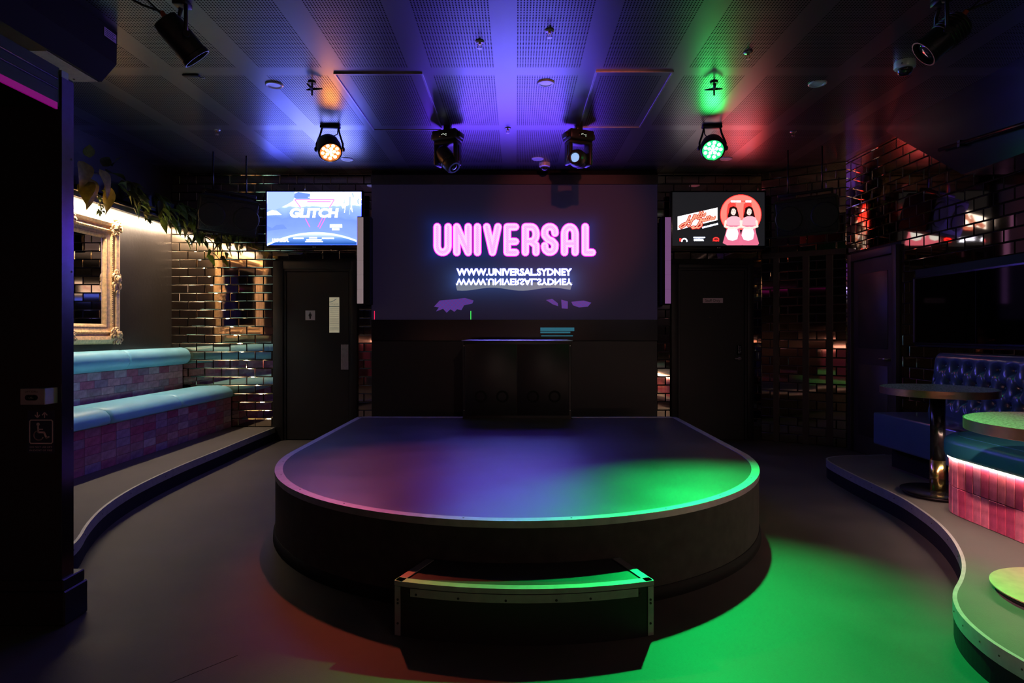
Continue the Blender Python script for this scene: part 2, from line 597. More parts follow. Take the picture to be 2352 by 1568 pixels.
# dark posts and a head rail on the angled wall, and trims
def along(t, o=0.0):
    d = dA.normalized()
    n = Vector((d.y, -d.x))
    return A + d * t + n * o
def ang_bar(name, t0, t1, z0, z1, th, m):
    p = [along(t0, 0.0), along(t1, 0.0), along(t1, th), along(t0, th)]
    return struct(MB().prism([(q.x, q.y) for q in p], z0, z1).build(name, m))
L = dA.length
ang_bar('trim_1', 0.14, 0.20, 0, 2.16, 0.03, 'timber_dark')
ang_bar('trim_2', 0.455, 0.52, 0, 2.16, 0.03, 'timber_dark')
ang_bar('trim_3', 0.70, 0.765, 0, 2.16, 0.03, 'timber_dark')
ang_bar('trim_4', 0.02, L - .01, 2.16, 2.22, 0.035, 'timber_dark')

# dark mirror panel with thin rails in the right wall
mp = thing('wall_mirror', 'long dark tinted wall mirror above the navy buttoned banquette', 'mirror', (XR, 4.2, 1.185))
MB().box(XR - .012, XR, 2.9, 5.62, 1.19, 1.775).build('glass', 'dark_mirror', mp)
for z in (1.185, 1.78):
    MB().box(XR - .022, XR, 2.9, 5.62, z - .007, z + .007).build('rail', 'dark_steel', mp)
MB().box(XR - .02, XR, 5.60, 5.625, 1.19, 1.775).build('rail', 'timber_dark', mp)
for y in (4.86,):
    MB().box(XR - .016, XR - .012, y, y + .006, 1.2, 1.77).build('joint', 'black_matte', mp)

# sloping bulkhead under the ceiling at the right
bk = MB()
prof = [(2.0, H), (2.0, 2.52), (4.78, 2.52), (5.78, H)]
x0, x1 = 3.5, XR
vs = [(x0, y, z) for y, z in prof] + [(x1, y, z) for y, z in prof]
bk.add(vs, [(0, 1, 2, 3), (7, 6, 5, 4), (0, 4, 5, 1), (1, 5, 6, 2), (2, 6, 7, 3), (3, 7, 4, 0)])
struct(bk.build('trim_5', 'black_gloss'), 'sloping dark bulkhead under the ceiling')
pp = thing('conduit_pipe', 'thin dark conduit running along the sloping bulkhead', 'pipe', (3.46, 4.4, 2.75))
MB().tube([(3.47, 3.2, 2.62), (3.47, 5.0, 2.78)], 0.016).build('pipe', 'black_gloss', pp)
for y in (3.9, 4.75):
    MB().box(3.455, 3.5, y, y + .03, 2.62 + (y - 3.2) * .0889 - .025, 2.62 + (y - 3.2) * .0889 + .025).build('clip', 'black_paint', pp)

# ------------------------------------------------------------------ screen housing (black proscenium) with the LED wall
YS = 7.15
sx0, sx1 = -1.700, 1.655
hous = thing('screen_housing', 'matt black stage-back housing that carries the big video wall', 'screen housing', (0, YB, 0))
MB().box(sx0, sx1, YS + .03, YB, 0, H).build('carcass', 'black_matte', hous)
MB().box(sx0, sx1, YS - .03, YS + .03, 3.017, 3.125).build('header_board', 'timber_dark', hous)
MB().box(sx0, sx1, YS - .005, YS + .03, 1.19, 1.434).build('gloss_band', 'black_gloss', hous)
lower = [(sx0, -.55), (-.545, .555), (.56, sx1)]
for a, b in lower:
    MB().rbox(a + .002, b - .002, YS, YS + .03, 0.0, 1.185, r=.003, seg=1, smooth=False).build('panel', 'black_paint', hous)

# screen material: dark LED face, with the dim blue glow of the picture around the words
def screen_material():
    m = bpy.data.materials.new('led_face')
    m.use_nodes = True
    nt = m.node_tree
    b = nt.nodes['Principled BSDF']
    b.inputs['Base Color'].default_value = (0.045, 0.040, 0.046, 1)
    b.inputs['Roughness'].default_value = 0.55
    tc = nt.nodes.new('ShaderNodeTexCoord')
    sp = nt.nodes.new('ShaderNodeSeparateXYZ')
    nt.links.new(tc.outputs['Object'], sp.inputs[0])
    def M(op, a, bb=None):
        n = nt.nodes.new('ShaderNodeMath')
        n.operation = op
        for i, v in enumerate((a, bb)):
            if v is None: continue
            if isinstance(v, (int, float)): n.inputs[i].default_value = v
            else: nt.links.new(v, n.inputs[i])
        return n.outputs[0]
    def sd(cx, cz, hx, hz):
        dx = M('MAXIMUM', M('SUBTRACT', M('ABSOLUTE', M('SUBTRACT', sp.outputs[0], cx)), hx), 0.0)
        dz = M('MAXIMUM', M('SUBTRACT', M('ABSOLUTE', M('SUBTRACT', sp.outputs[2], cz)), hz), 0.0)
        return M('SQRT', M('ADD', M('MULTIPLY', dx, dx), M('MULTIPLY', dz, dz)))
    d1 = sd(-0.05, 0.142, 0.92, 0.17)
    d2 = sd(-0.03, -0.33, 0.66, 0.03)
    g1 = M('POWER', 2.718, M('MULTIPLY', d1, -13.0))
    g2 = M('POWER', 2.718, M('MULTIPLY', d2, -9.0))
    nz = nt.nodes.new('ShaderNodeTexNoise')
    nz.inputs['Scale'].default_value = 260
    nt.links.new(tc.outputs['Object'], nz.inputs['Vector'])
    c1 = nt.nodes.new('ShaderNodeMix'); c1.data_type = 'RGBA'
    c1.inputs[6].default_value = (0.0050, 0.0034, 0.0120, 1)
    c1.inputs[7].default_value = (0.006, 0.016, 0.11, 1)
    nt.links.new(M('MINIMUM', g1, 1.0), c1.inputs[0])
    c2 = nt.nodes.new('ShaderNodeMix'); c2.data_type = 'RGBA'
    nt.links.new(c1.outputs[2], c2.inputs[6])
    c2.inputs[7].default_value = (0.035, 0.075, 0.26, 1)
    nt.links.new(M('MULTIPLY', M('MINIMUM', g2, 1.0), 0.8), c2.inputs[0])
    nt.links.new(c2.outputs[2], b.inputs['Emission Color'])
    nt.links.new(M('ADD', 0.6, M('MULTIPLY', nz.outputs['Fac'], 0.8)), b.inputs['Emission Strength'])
    MATS['led_face'] = m
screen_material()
emit('led_magenta', (0.85, 0.01, 0.62), 1.7)
def led_dot_material(name, ca, cb, strength, pitch):
    m = emit(name, ca, strength)
    nt = m.node_tree
    b = nt.nodes['Principled BSDF']
    tc = nt.nodes.new('ShaderNodeTexCoord')
    sp = nt.nodes.new('ShaderNodeSeparateXYZ')
    nt.links.new(tc.outputs['Object'], sp.inputs[0])
    def M(op, a, bb=None):
        n = nt.nodes.new('ShaderNodeMath'); n.operation = op
        for i, v in enumerate((a, bb)):
            if v is None: continue
            if isinstance(v, (int, float)): n.inputs[i].default_value = v
            else: nt.links.new(v, n.inputs[i])
        return n.outputs[0]
    k = 2 * PI / pitch
    s = M('MULTIPLY', M('SINE', M('MULTIPLY', sp.outputs[0], k)), M('SINE', M('MULTIPLY', sp.outputs[2], k)))
    mx = nt.nodes.new('ShaderNodeMix'); mx.data_type = 'RGBA'
    mx.inputs[6].default_value = (*ca, 1)
    mx.inputs[7].default_value = (*cb, 1)
    nt.links.new(M('ADD', M('MULTIPLY', s, 0.5), 0.5), mx.inputs[0])
    nt.links.new(mx.outputs[2], b.inputs['Emission Color'])
led_dot_material('led_pinkwhite', (0.11, 0.030, 1.0), (0.07, 0.026, 1.0), 24.0, 0.03)
led_dot_material('led_pink', (0.5, 0.06, 0.7), (0.35, 0.25, 1.0), 3.0, 0.020)
emit('led_white', (0.17, 0.19, 1.0), 50.0)
emit('led_haze', (0.24, 0.27, 0.36), 0.75)
led_dot_material('led_violet', (0.10, 0.08, 0.50), (0.22, 0.04, 0.36), 0.55, 0.045)
emit('led_green', (0.05, 0.75, 0.10), 1.2)
emit('led_red', (0.85, 0.02, 0.10), 0.9)
emit('led_teal', (0.02, 0.14, 0.20), 0.8)
emit('led_navy', (0.01, 0.03, 0.16), 0.7)

scr = thing('video_wall', 'wide dark video wall showing the word UNIVERSAL in pink light', 'video wall', (0, YS, 2.2255))
scr['_org'] = (0, YS, 2.2255)
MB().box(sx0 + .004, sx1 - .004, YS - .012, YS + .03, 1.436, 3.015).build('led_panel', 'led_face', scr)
SF = Face((0, YS - .012, 0))
px_u = lambda x: (x - 1186) / 195.9            # photo pixels on the plane of the screen -> metres
px_v = lambda y: CAMH - (y - 765) / 195.9
def zo(pts):                                   # coordinates of the close-up crop of the words
    return [(px_u(980 + a / 5.737), px_v(490 + b / 5.737)) for a, b in pts]
def arc(cx, cy, rx, ry, a0, a1, n=10):
    return [(cx + rx * math.cos(R(lerp(a0, a1, i / n))), cy + ry * math.sin(R(lerp(a0, a1, i / n)))) for i in range(n + 1)]
LET = {
    'U': [[(140, 178)] + [(140, 430)] + arc(212, 430, 72, 84, 180, 0) + [(284, 178)]],
    'N': [[(398, 515), (398, 178), (548, 515), (548, 178)]],
    'I': [[(670, 178), (670, 515)]],
    'V': [[(792, 178), (868, 515), (940, 178)]],
    'E': [[(1170, 180), (1062, 180), (1062, 515), (1170, 515)], [(1062, 372), (1170, 372)]],
    'R': [[(1300, 515), (1300, 180), (1380, 180)] + arc(1380, 275, 62, 95, -90, 90) + [(1300, 372)], [(1380, 372), (1440, 420), (1440, 515)]],
    'S': [[(1690, 262)] + arc(1622, 240, 66, 62, 0, -180) + [(1556, 290), (1600, 345), (1650, 365), (1690, 410)] + arc(1622, 445, 66, 66, 0, 180) + [(1556, 425)]],
    'A': [[(1815, 515), (1815, 270)] + arc(1885, 270, 70, 90, 180, 360) + [(1955, 515)], [(1815, 400), (1955, 400)]],
    'L': [[(2088, 178), (2088, 515), (2180, 515)]],
}
k = 1 / 5.737 / 195.9
for nm, strokes in LET.items():
    l1, l2, l3 = MB(), MB(), MB()
    for st in strokes:
        st = zo(st)
        SF.stroke(l1, st, 112 * k, d=0.0012)
        SF.stroke(l2, st, 92 * k, d=0.0024)
        SF.stroke(l3, st, 34 * k, d=0.0036)
    a = l1.build('letter', 'led_magenta', scr)
    l2.build('letter_fill', 'led_pinkwhite', a)
    l3.build('letter_core', 'led_pink', a)
# the web address and its rippled reflection in the picture
SF.text('WWW.UNIVERSAL.SYDNEY', px_u(1181), px_v(632), 15.5 / 195.9, 'led_white', scr, 'web_address', d=0.004, width=264 / 195.9, bold=0.03)
mb = MB()
us = [lerp(1046, 1315, i / 24) for i in range(25)]
top = [(px_u(u), px_v(639)) for u in us]
bot = [(px_u(u), px_v(652 + 2.5 * math.sin(i * .8) + 3 * math.cos(i * .33) + (2 if i % 2 else 0))) for i, u in enumerate(us)]
SF.text('WWW.UNIVERSAL.SYDNEY', px_u(1181), px_v(640.5), 14 / 195.9, 'led_white', scr, 'mirrored_address', d=0.004, width=266 / 195.9, bold=0.02, flipv=True)
mb = MB()
t = [(px_u(u), px_v(650 + 2 * math.sin(i * .7))) for i, u in enumerate(us)]
b = [(px_u(lerp(1050, 1310, i / 24)), px_v(664 + 3.5 * math.sin(i * .5 + 1))) for i in range(25)]
SF.poly(mb, b + t[::-1], d=0.0012)
mb.build('picture_ripple', 'led_haze', scr)
def blob(name, pts, m):
    mb = MB()
    SF.poly(mb, [(px_u(a), px_v(b)) for a, b in pts][::-1], d=0.0012)
    mb.build(name, m, scr)
blob('picture_cloud', [(997, 704), (1010, 690), (1045, 687), (1068, 684), (1088, 690), (1085, 697), (1066, 701), (1060, 712), (1050, 710), (1044, 716), (1035, 710), (1026, 718), (1018, 709), (1002, 715), (1008, 706)], 'led_violet')
blob('picture_cloud', [(1254, 689), (1268, 686), (1281, 696), (1282, 703), (1270, 699)], 'led_violet')
blob('picture_cloud', [(1289, 688), (1304, 692), (1304, 709), (1290, 708)], 'led_violet')
blob('picture_cloud', [(1312, 693), (1340, 690), (1358, 695), (1350, 704), (1330, 706), (1316, 701)], 'led_violet')
for x, m in ((1081.5, 'led_green'), (860.5, 'led_red')):
    mb = MB(); SF.rect(mb, px_u(x - .9), px_u(x + .9), px_v(733.5), px_v(714), d=0.0014); mb.build('stuck_pixel_column', m, scr)
GF = Face((0, YS - .005, 0))
for (a, b_, y0, y1) in ((1241, 1319, 752, 760), (1241, 1310, 761.5, 765), (1243, 1316, 770, 772)):
    mb = MB(); GF.rect(mb, px_u(a), px_u(b_), px_v(y1), px_v(y0), d=0.0014); mb.build('picture_strip', 'led_teal', scr)

# slim LED columns either side
def led_column(label, x0, x1, hx0, hx1):
    yc = 6.98
    t = thing('led_column', label, 'led column', ((x0 + x1) / 2, yc, 1.611), 'slim led columns beside the video wall')
    MB().box(min(x0, hx0), max(x1, hx1), yc + .012, YS + .02, 1.605, 2.615).build('housing', 'black_matte', t)
    n = 6
    for i in range(n):
        a = lerp(1.615, 2.605, i / n); b = lerp(1.615, 2.605, (i + 1) / n)
        MB().rbox(x0, x1, yc, yc + .012, a + .001, b - .001, r=.001, seg=1, smooth=False).build('led_module', 'led_module' if x0 < 0 else 'led_module_pink', t)
for nm, ec in (('led_module', (.20, .145, .15)), ('led_module_pink', (.15, .06, .17))):
    m_ = mat(nm, (0.20, 0.18, 0.19, 1), 0.6, vary=0.2, scale=160, bump=0.3, bscale=300)
    m_.node_tree.nodes['Principled BSDF'].inputs['Emission Color'].default_value = (*ec, 1)
    m_.node_tree.nodes['Principled BSDF'].inputs['Emission Strength'].default_value = 1.0
s7 = 1400 / 6.98
led_column('slim grey led column overlapping the right edge of the bright blue television', (820 - 1186) / s7, (834 - 1186) / s7, (834 - 1186) / s7, (849 - 1186) / s7)
led_column('slim pinkish led column between the video wall and the Hells Belles television', (1528 - 1186) / s7, (1541 - 1186) / s7, (1522 - 1186) / s7, (1528 - 1186) / s7)

# ------------------------------------------------------------------ televisions
def ramp_material(name, stops, axis='Z', strength=1.0, nscale=6.0, namp=0.25):
    m = bpy.data.materials.new(name)
    m.use_nodes = True
    nt = m.node_tree
    b = nt.nodes['Principled BSDF']
    b.inputs['Base Color'].default_value = (0.01, 0.01, 0.01, 1)
    b.inputs['Roughness'].default_value = 0.15
    tc = nt.nodes.new('ShaderNodeTexCoord')
    sp = nt.nodes.new('ShaderNodeSeparateXYZ')
    nt.links.new(tc.outputs['Generated'], sp.inputs[0])
    nz = nt.nodes.new('ShaderNodeTexNoise')
    nz.inputs['Scale'].default_value = nscale
    nz.inputs['Detail'].default_value = 4
    nt.links.new(tc.outputs['Generated'], nz.inputs['Vector'])
    ad = nt.nodes.new('ShaderNodeMath'); ad.operation = 'MULTIPLY_ADD'
    nt.links.new(nz.outputs['Fac'], ad.inputs[0]); ad.inputs[1].default_value = namp
    nt.links.new(sp.outputs['XYZ'.index(axis)], ad.inputs[2])
    cr = nt.nodes.new('ShaderNodeValToRGB')
    while len(cr.color_ramp.elements) < len(stops):
        cr.color_ramp.elements.new(0.5)
    for e, (p, c) in zip(cr.color_ramp.elements, stops):
        e.position = p; e.color = (*c, 1)
    nt.links.new(ad.outputs[0], cr.inputs[0])
    nt.links.new(cr.outputs[0], b.inputs['Emission Color'])
    b.inputs['Emission Strength'].default_value = strength
    MATS[name] = m

ramp_material('tv_sky', [(0.15, (0.06, 0.09, 1.0)), (0.45, (0.038, 0.060, 1.0)), (0.70, (0.030, 0.050, 1.0)), (0.95, (0.06, 0.09, 1.0)), (1.0, (0.20, 0.26, 1.0))], strength=8.0, nscale=3.5, namp=0.4)
ramp_material('tv_planet', [(0.2, (0.02, 0.10, 0.45)), (0.65, (0.16, 0.36, 0.95)), (1.0, (0.75, 0.9, 1.0))], strength=1.2, namp=0.1)
emit('tv_white', (0.60, 0.68, 1.0), 11.0)
emit('tv_cloud', (0.066, 0.092, 1.0), 8.0)
emit('tv_pale', (0.16, 0.24, 1.0), 8.0)
emit('tv_pink', (1.0, 0.16, 0.8), 1.5)
emit('tv_shade', (0.10, 0.17, 0.9), 2.2)
emit('tv_dark', (0.020, 0.020, 0.024), 0.55)
emit('tv_red', (1.0, 0.012, 0.010), 6.0)
emit('tv_salmon', (1.0, 0.035, 0.028), 8.0)
emit('tv_deepred', (0.60, 0.008, 0.010), 1.0)
emit('tv_hair', (0.03, 0.008, 0.008), 0.6)
emit('tv_skin', (1.0, 0.78, 0.70), 1.15)
emit('tv_rose', (0.95, 0.20, 0.34), 0.95)
emit('tv_blush', (1.0, 0.55, 0.65), 1.0)
emit('tv_apron', (0.80, 0.90, 1.0), 1.35)
emit('tv_banner', (1.0, 0.95, 0.95), 3.0)
emit('tv_orange', (1.0, 0.42, 0.26), 1.0)

def television(label, ux0, ux1, uz0, uz1, Y, bez, sky):
    t = thing('television', label, 'television', ((ux0 + ux1) / 2, Y, uz0), 'televisions above the back doors')
    MB().rbox(ux0 - bez, ux1 + bez, Y, Y + .07, uz0 - bez * 2.2, uz1 + bez, r=.008, seg=2).build('casing', 'black_gloss', t)
    MB().box(lerp(ux0, ux1, .35), lerp(ux0, ux1, .65), Y + .07, YB - .012, lerp(uz0, uz1, .25), lerp(uz0, uz1, .7)).build('wall_bracket', 'black_paint', t)
    MB().box(ux0, ux1, Y - .003, Y + .002, uz0, uz1).build('display', sky, t)
    F = Face((0, Y - .003, 0))
    for i, q in enumerate((.5,)):
        mb = MB(); F.disc(mb, lerp(ux0, ux1, q) - .012, uz0 - bez * 1.2, .006, d=-.002 + .0035, n=10); mb.build('maker_mark', 'sign_white', t)
        F.text('LG', lerp(ux0, ux1, q) + .012, uz0 - bez * 1.5, .012, 'sign_white', t, 'maker_letters', d=.0015)
    return t, F

YT = 7.10
kt = 1400 / YT
tu = lambda x: (x - 1186) / kt
tv_ = lambda y: CAMH - (y - 765) / kt
# left: bright blue poster, seen in crop 600..850 x 425..585 (9.408 x)
t1, F1 = television('bright television showing a blue sky poster with the word GLITCH', tu(613.5), tu(830), tv_(562.5), tv_(440.5), YT, .020, 'tv_sky')
def c1(a, b): return (tu(600 + a / 9.408), tv_(425 + b / 9.408))
def tpoly(F, t, pts, m, name, conv, d=.001):
    mb = MB(); F.poly(mb, [conv(*p) for p in pts][::-1], d=d); return mb.build(name, m, t)
tpoly(F1, t1, [(132, 145), (720, 145), (735, 230), (690, 340), (560, 420), (430, 480), (300, 540), (132, 520)], 'tv_cloud', 'picture_cloud', c1)
tpoly(F1, t1, [(720, 190), (800, 150), (1060, 190), (1050, 300), (760, 300), (700, 260)], 'tv_shade', 'picture_cloud', c1)
rw = random.Random(11)
for i in range(26):
    xa = rw.uniform(1730, 2150); ya = rw.uniform(150, 330); ln_ = rw.uniform(120, 420) * (1 - abs(xa - 1930) / 420)
    mb = MB(); F1.stroke(mb, [c1(xa, ya), c1(xa + rw.uniform(-40, 40), ya + ln_ * .5), c1(xa + rw.uniform(-30, 10), ya + ln_)], rw.uniform(10, 34) / 9.408 / kt, d=.0012, caps=False); mb.build('picture_waterfall', 'tv_white' if i % 3 else 'tv_cloud', t1)
tpoly(F1, t1, [(132, 880), (240, 930), (330, 860), (480, 850), (560, 940), (132, 990)], 'tv_shade', 'picture_cloud', c1)
tpoly(F1, t1, [(132, 590), (240, 540), (340, 560), (440, 640), (132, 650)], 'tv_white', 'picture_cloud', c1)
arcpts = [(lerp(132, 2060, i / 24), 1050 + 210 * ((i / 24 - .55) * 2) ** 2) for i in range(25)]
tpoly(F1, t1, [(2060, 1292), (132, 1292)] + arcpts, 'tv_planet', 'picture_planet', c1, d=.0014)
tpoly(F1, t1, [(p[0], p[1] + 8) for p in arcpts] + [(p[0], p[1] - 34) for p in arcpts[::-1]], 'tv_pale', 'picture_halo', c1, d=.0018)
for s in ([(730, 318), (1580, 318)], [(730, 318), (850, 480)], [(1580, 318), (1480, 480)], [(1320, 720), (1230, 900)], [(1000, 360), (1500, 360)], [(960, 730), (1050, 900)], [(1380, 720), (1270, 930)]):
    mb = MB(); F1.stroke(mb, [c1(*q) for q in s], 18 / 9.408 / kt, d=.0022); mb.build('picture_neon', 'tv_pink', t1)
F1.text('GLITCH', c1(1150, 0)[0], c1(0, 690)[1], 20 / kt, 'tv_white', t1, 'title_lettering', d=.0035, width=112 / kt, shear=.12, bold=.05)
F1.text('UNIVERSAL', c1(425, 0)[0], c1(0, 1225)[1], 7.5 / kt, 'tv_white', t1, 'small_lettering', d=.003, width=38 / kt, bold=.03)
F1.text('UNIVERSAL SYDNEY', c1(1160, 0)[0], c1(0, 275)[1], 2.2 / kt, 'tv_white', t1, 'small_lettering', d=.003, width=30 / kt)
for (a, b_, y0, y1) in ((1200, 1315, 405, 432), (1490, 1750, 850, 920), (1535, 1690, 935, 972), (700, 920, 1140, 1165), (1040, 1210, 1130, 1155), (1315, 1575, 1140, 1165), (980, 1305, 1175, 1195), (955, 1335, 1210, 1230), (1010, 1190, 405, 430)):
    mb = MB(); p, q = c1(a, y1), c1(b_, y0); F1.rect(mb, p[0], q[0], p[1], q[1], d=.0026); mb.build('caption_bar', 'tv_white', t1)
# right: black poster with red disc, crop 1535..1765 x 430..580 (10.226 x)
t2, F2 = television('dark television showing the red Hells Belles poster with two performers', tu(1544.5), tu(1756), tv_(564), tv_(441.5), YT, .020, 'tv_dark')
def c2(a, b): return (tu(1535 + a / 10.226), tv_(430 + b / 10.226))
tpoly(F2, t2, [(218, 690), (1152, 478), (1152, 770), (218, 1005)], 'tv_banner', 'picture_banner', c2, d=.0015)
SCRIPT = [
    [(505, 675), (440, 820), (375, 915), (300, 955), (268, 925), (330, 868), (470, 815), (600, 745)], [(612, 655), (560, 770), (505, 890), (470, 915), (450, 890)],
    [(612, 712), (662, 690), (668, 655), (636, 655), (612, 705), (632, 735), (680, 712)], [(680, 712), (760, 600), (742, 580), (702, 680), (718, 706), (748, 690)], [(748, 690), (822, 585), (805, 572), (764, 664), (780, 690), (812, 668)], [(812, 668), (872, 610), (862, 655), (838, 688), (812, 680)],
    [(765, 750), (712, 860), (650, 950), (570, 965), (545, 935), (600, 925)], [(690, 745), (765, 728), (790, 775), (725, 825), (785, 850), (775, 905), (705, 955), (640, 945)],
    [(800, 800), (852, 770), (850, 738), (818, 750), (806, 792), (832, 806), (868, 788)], [(868, 788), (925, 690), (908, 682), (880, 765), (898, 782), (922, 768)], [(922, 768), (980, 678), (962, 672), (934, 752), (952, 770), (980, 752)], [(980, 752), (1028, 728), (1026, 698), (996, 710), (986, 748), (1010, 762), (1042, 742)], [(1042, 742), (1098, 690), (1088, 728), (1066, 752), (1040, 748)]]
for wd_s, mt, dd, nm in ((62, 'tv_deepred', .0024, 'script_lettering'), (28, 'tv_orange', .0032, 'script_fill')):
    for grp in (SCRIPT[:6], SCRIPT[6:]):
        mb = MB()
        for st_ in grp:
            F2.stroke(mb, [c2(*q) for q in st_], (wd_s if st_ in (SCRIPT[0], SCRIPT[1], SCRIPT[6], SCRIPT[7]) else wd_s * .72) / 10.226 / kt, d=dd)
        mb.build(nm, mt, t2)
F2.text('DINE & COMEDIA NIGHTS', c2(985, 0)[0], c2(0, 920)[1], 3.6 / kt, 'tv_white', t2, 'small_lettering', d=.002, width=37 / kt, rot=R(14), bold=.03)
dc = [(1700 + 470 * math.cos(R(a)), 640 + 455 * math.sin(R(a))) for a in range(-230, 51, 8)]
tpoly(F2, t2, [(q[0] + (q[0] - 1700) * .03, q[1] + (q[1] - 640) * .03) for q in dc], 'tv_red', 'picture_disc_edge', c2, d=.0012)
tpoly(F2, t2, dc, 'tv_salmon', 'picture_disc', c2, d=.0018)
for dx in (0, 370):
    tpoly(F2, t2, [(1370 + dx * 1.05, 900), (1370 + dx * 1.05, 560), (1400 + dx, 400), (1480 + dx, 330), (1580 + dx, 380), (1600 + dx, 620), (1560 + dx, 880)], 'tv_red', 'picture_shadow', c2, d=.0022)
mbx = [(1470, 1575), (1590, 1695), (1815, 1940)]
for a, b_ in mbx:
    mb = MB(); p, q = c2(a, 350), c2(b_, 312); F2.rect(mb, p[0], q[0], p[1], q[1], d=.0026); mb.build('caption_bar', 'tv_white', t2)
F2.text('FROM', c2(1752, 0)[0], c2(0, 346)[1], 3.2 / kt, 'tv_deepred', t2, 'small_lettering', d=.0026, width=8 / kt, bold=.03)
for dx, sg in ((0, 1), (370, -1)):
    cx = 1525 + dx
    tpoly(F2, t2, [(cx - 90, 480), (cx, 440), (cx + 80, 480), (cx + 110, 580), (cx + 140, 700), (cx + 90, 740), (cx - 110, 740), (cx - 140, 690), (cx - 110, 580)], 'tv_hair', 'picture_hair', c2, d=.0028)
    tpoly(F2, t2, [(cx - 130, 720), (cx - 40, 680), (cx + 70, 680), (cx + 160, 720), (cx + 190, 820), (cx + 140, 900), (cx - 130, 900), (cx - 200, 820)], 'tv_blush', 'picture_bodice', c2, d=.0034)
    tpoly(F2, t2, [(cx - 130, 900), (cx + 130, 900), (cx + 170, 1100), (cx + 230, 1320), (cx + 200, 1362), (cx - 150, 1362), (cx - 250, 1310), (cx - 180, 1060)], 'tv_rose', 'picture_skirt', c2, d=.0032)
    tpoly(F2, t2, [(cx - 100, 930), (cx + 70, 930), (cx + 120, 1080), (cx + 90, 1220), (cx - 20, 1260), (cx - 130, 1230), (cx - 180, 1130), (cx - 150, 1010)], 'tv_apron', 'picture_apron', c2, d=.0040)
    tpoly(F2, t2, [(cx - 50, 560), (cx - 30, 505), (cx + 20, 500), (cx + 58, 540), (cx + 55, 610), (cx + 20, 660), (cx - 30, 650), (cx - 60, 610)], 'tv_skin', 'picture_face', c2, d=.0040)
    for arm in ([(cx - 180, 800), (cx - 200, 920), (cx - 60, 960), (cx + 10, 950)], [(cx + 170, 800), (cx + 190, 920), (cx + 60, 960)]):
        mb = MB(); F2.stroke(mb, [c2(*q) for q in arm], 52 / 10.226 / kt, d=.0044); mb.build('picture_arm', 'tv_skin', t2)
    for e in (-22, 25):
        mb = MB(); p = c2(cx + e, 560); F2.disc(mb, p[0], p[1], 8 / 10.226 / kt, d=.0047, n=8); mb.build('picture_eye', 'tv_hair', t2)
    mb = MB(); p = c2(cx, 622); F2.disc(mb, p[0], p[1], 15 / 10.226 / kt, 6 / 10.226 / kt, d=.0047, n=10); mb.build('picture_lips', 'tv_rose', t2)
F2.text('UNIVERSAL', c2(715, 0)[0], c2(0, 1262)[1], 5.2 / kt, 'tv_white', t2, 'small_lettering', d=.002, width=23 / kt, bold=.03)
mb = MB(); p, q = c2(590, 1187), c2(862, 1168); F2.rect(mb, p[0], q[0], p[1], q[1], d=.002); mb.build('caption_bar', 'tv_white', t2)
mb = MB(); F2.stroke(mb, [c2(a, b) for a, b in arc(375, 1268, 60, 62, 180, 360)], 26 / 10.226 / kt, d=.002); mb.build('small_logo', 'tv_white', t2)
mb = MB(); p, q = c2(262, 1268), c2(302, 1200); F2.rect(mb, p[0], q[0], p[1], q[1], d=.002); mb.build('small_logo', 'tv_red', t2)
mb = MB(); F2.stroke(mb, [c2(a, b) for a, b in arc(1118, 1225, 64, 40, 190, 350)], 22 / 10.226 / kt, d=.002); mb.build('small_logo', 'tv_red', t2)
F2.text('PRIDE', c2(1118, 0)[0], c2(0, 1268)[1], 3.6 / kt, 'tv_red', t2, 'small_lettering', d=.002, width=14 / kt, bold=.02)

# ------------------------------------------------------------------ doors in the back wall
def wdoor(name, label, fx0, fx1, ftop, lx0, lx1, ltop):
    d = bpy.data.objects.new(name, None)
    C.objects.link(d)
    d.location = ((lx0 + lx1) / 2, YB, 0)
    d['_org'] = tuple(d.location)
    struct(d, label)
    yf = YB - .045
    for a, b, z0, z1 in ((fx0, lx0 - .03, 0, ftop), (lx1 + .03, fx1, 0, ftop), (lx0 - .03, lx1 + .03, ltop + .03, ftop)):
        MB().rbox(a, b, yf, YB + .02, z0, z1, r=.006, seg=2).build('architrave', 'door_paint', d)
    for a, b, z0, z1 in ((lx0 - .03, lx0 - .004, 0, ltop + .03), (lx1 + .004, lx1 + .03, 0, ltop + .03), (lx0 - .004, lx1 + .004, ltop + .004, ltop + .03)):
        MB().box(a, b, yf + .02, YB + .02, z0, z1).build('jamb', 'black_paint', d)
    MB().rbox(lx0, lx1, YB - .012, YB + .03, .008, ltop, r=.002, seg=1, smooth=False).build('leaf', 'door_paint', d)
    return d, Face((0, YB - .012, 0))
k9 = 192.0
du = lambda x: (x - 1186) / k9
dv = lambda y: CAMH - (y - 765) / k9
d1, DF1 = wdoor('door_1', 'black washroom door with notice and push plate', du(630), du(822), dv(600), du(659), du(801.5), dv(624))
mb = MB(); DF1.rect(mb, du(702.6), du(724.8), dv(735.2), dv(713), d=.004); sg = mb.build('washroom_sign', 'sign_white', d1)
mb = MB()
cx = du(713.6)
DF1.disc(mb, cx, dv(717.3), 1.3 / k9, d=.0055, n=12)
DF1.poly(mb, [(cx - 1.9 / k9, dv(719.3)), (cx - 3.7 / k9, dv(724.2)), (cx - 2.4 / k9, dv(726.2)), (cx - 1.4 / k9, dv(732.3)), (cx + 1.4 / k9, dv(732.3)), (cx + 2.4 / k9, dv(726.2)), (cx + 3.7 / k9, dv(724.2)), (cx + 1.9 / k9, dv(719.3))], d=.0055)
mb.build('pictogram', 'sign_black', sg)
mb = MB(); DF1.rect(mb, du(757.3), du(780.3), dv(763.5), dv(682.8), d=.003); nt_ = mb.build('notice', 'paper', d1)
c3 = lambda a, b: (du(690 + a / 7.843), dv(670 + b / 7.843))
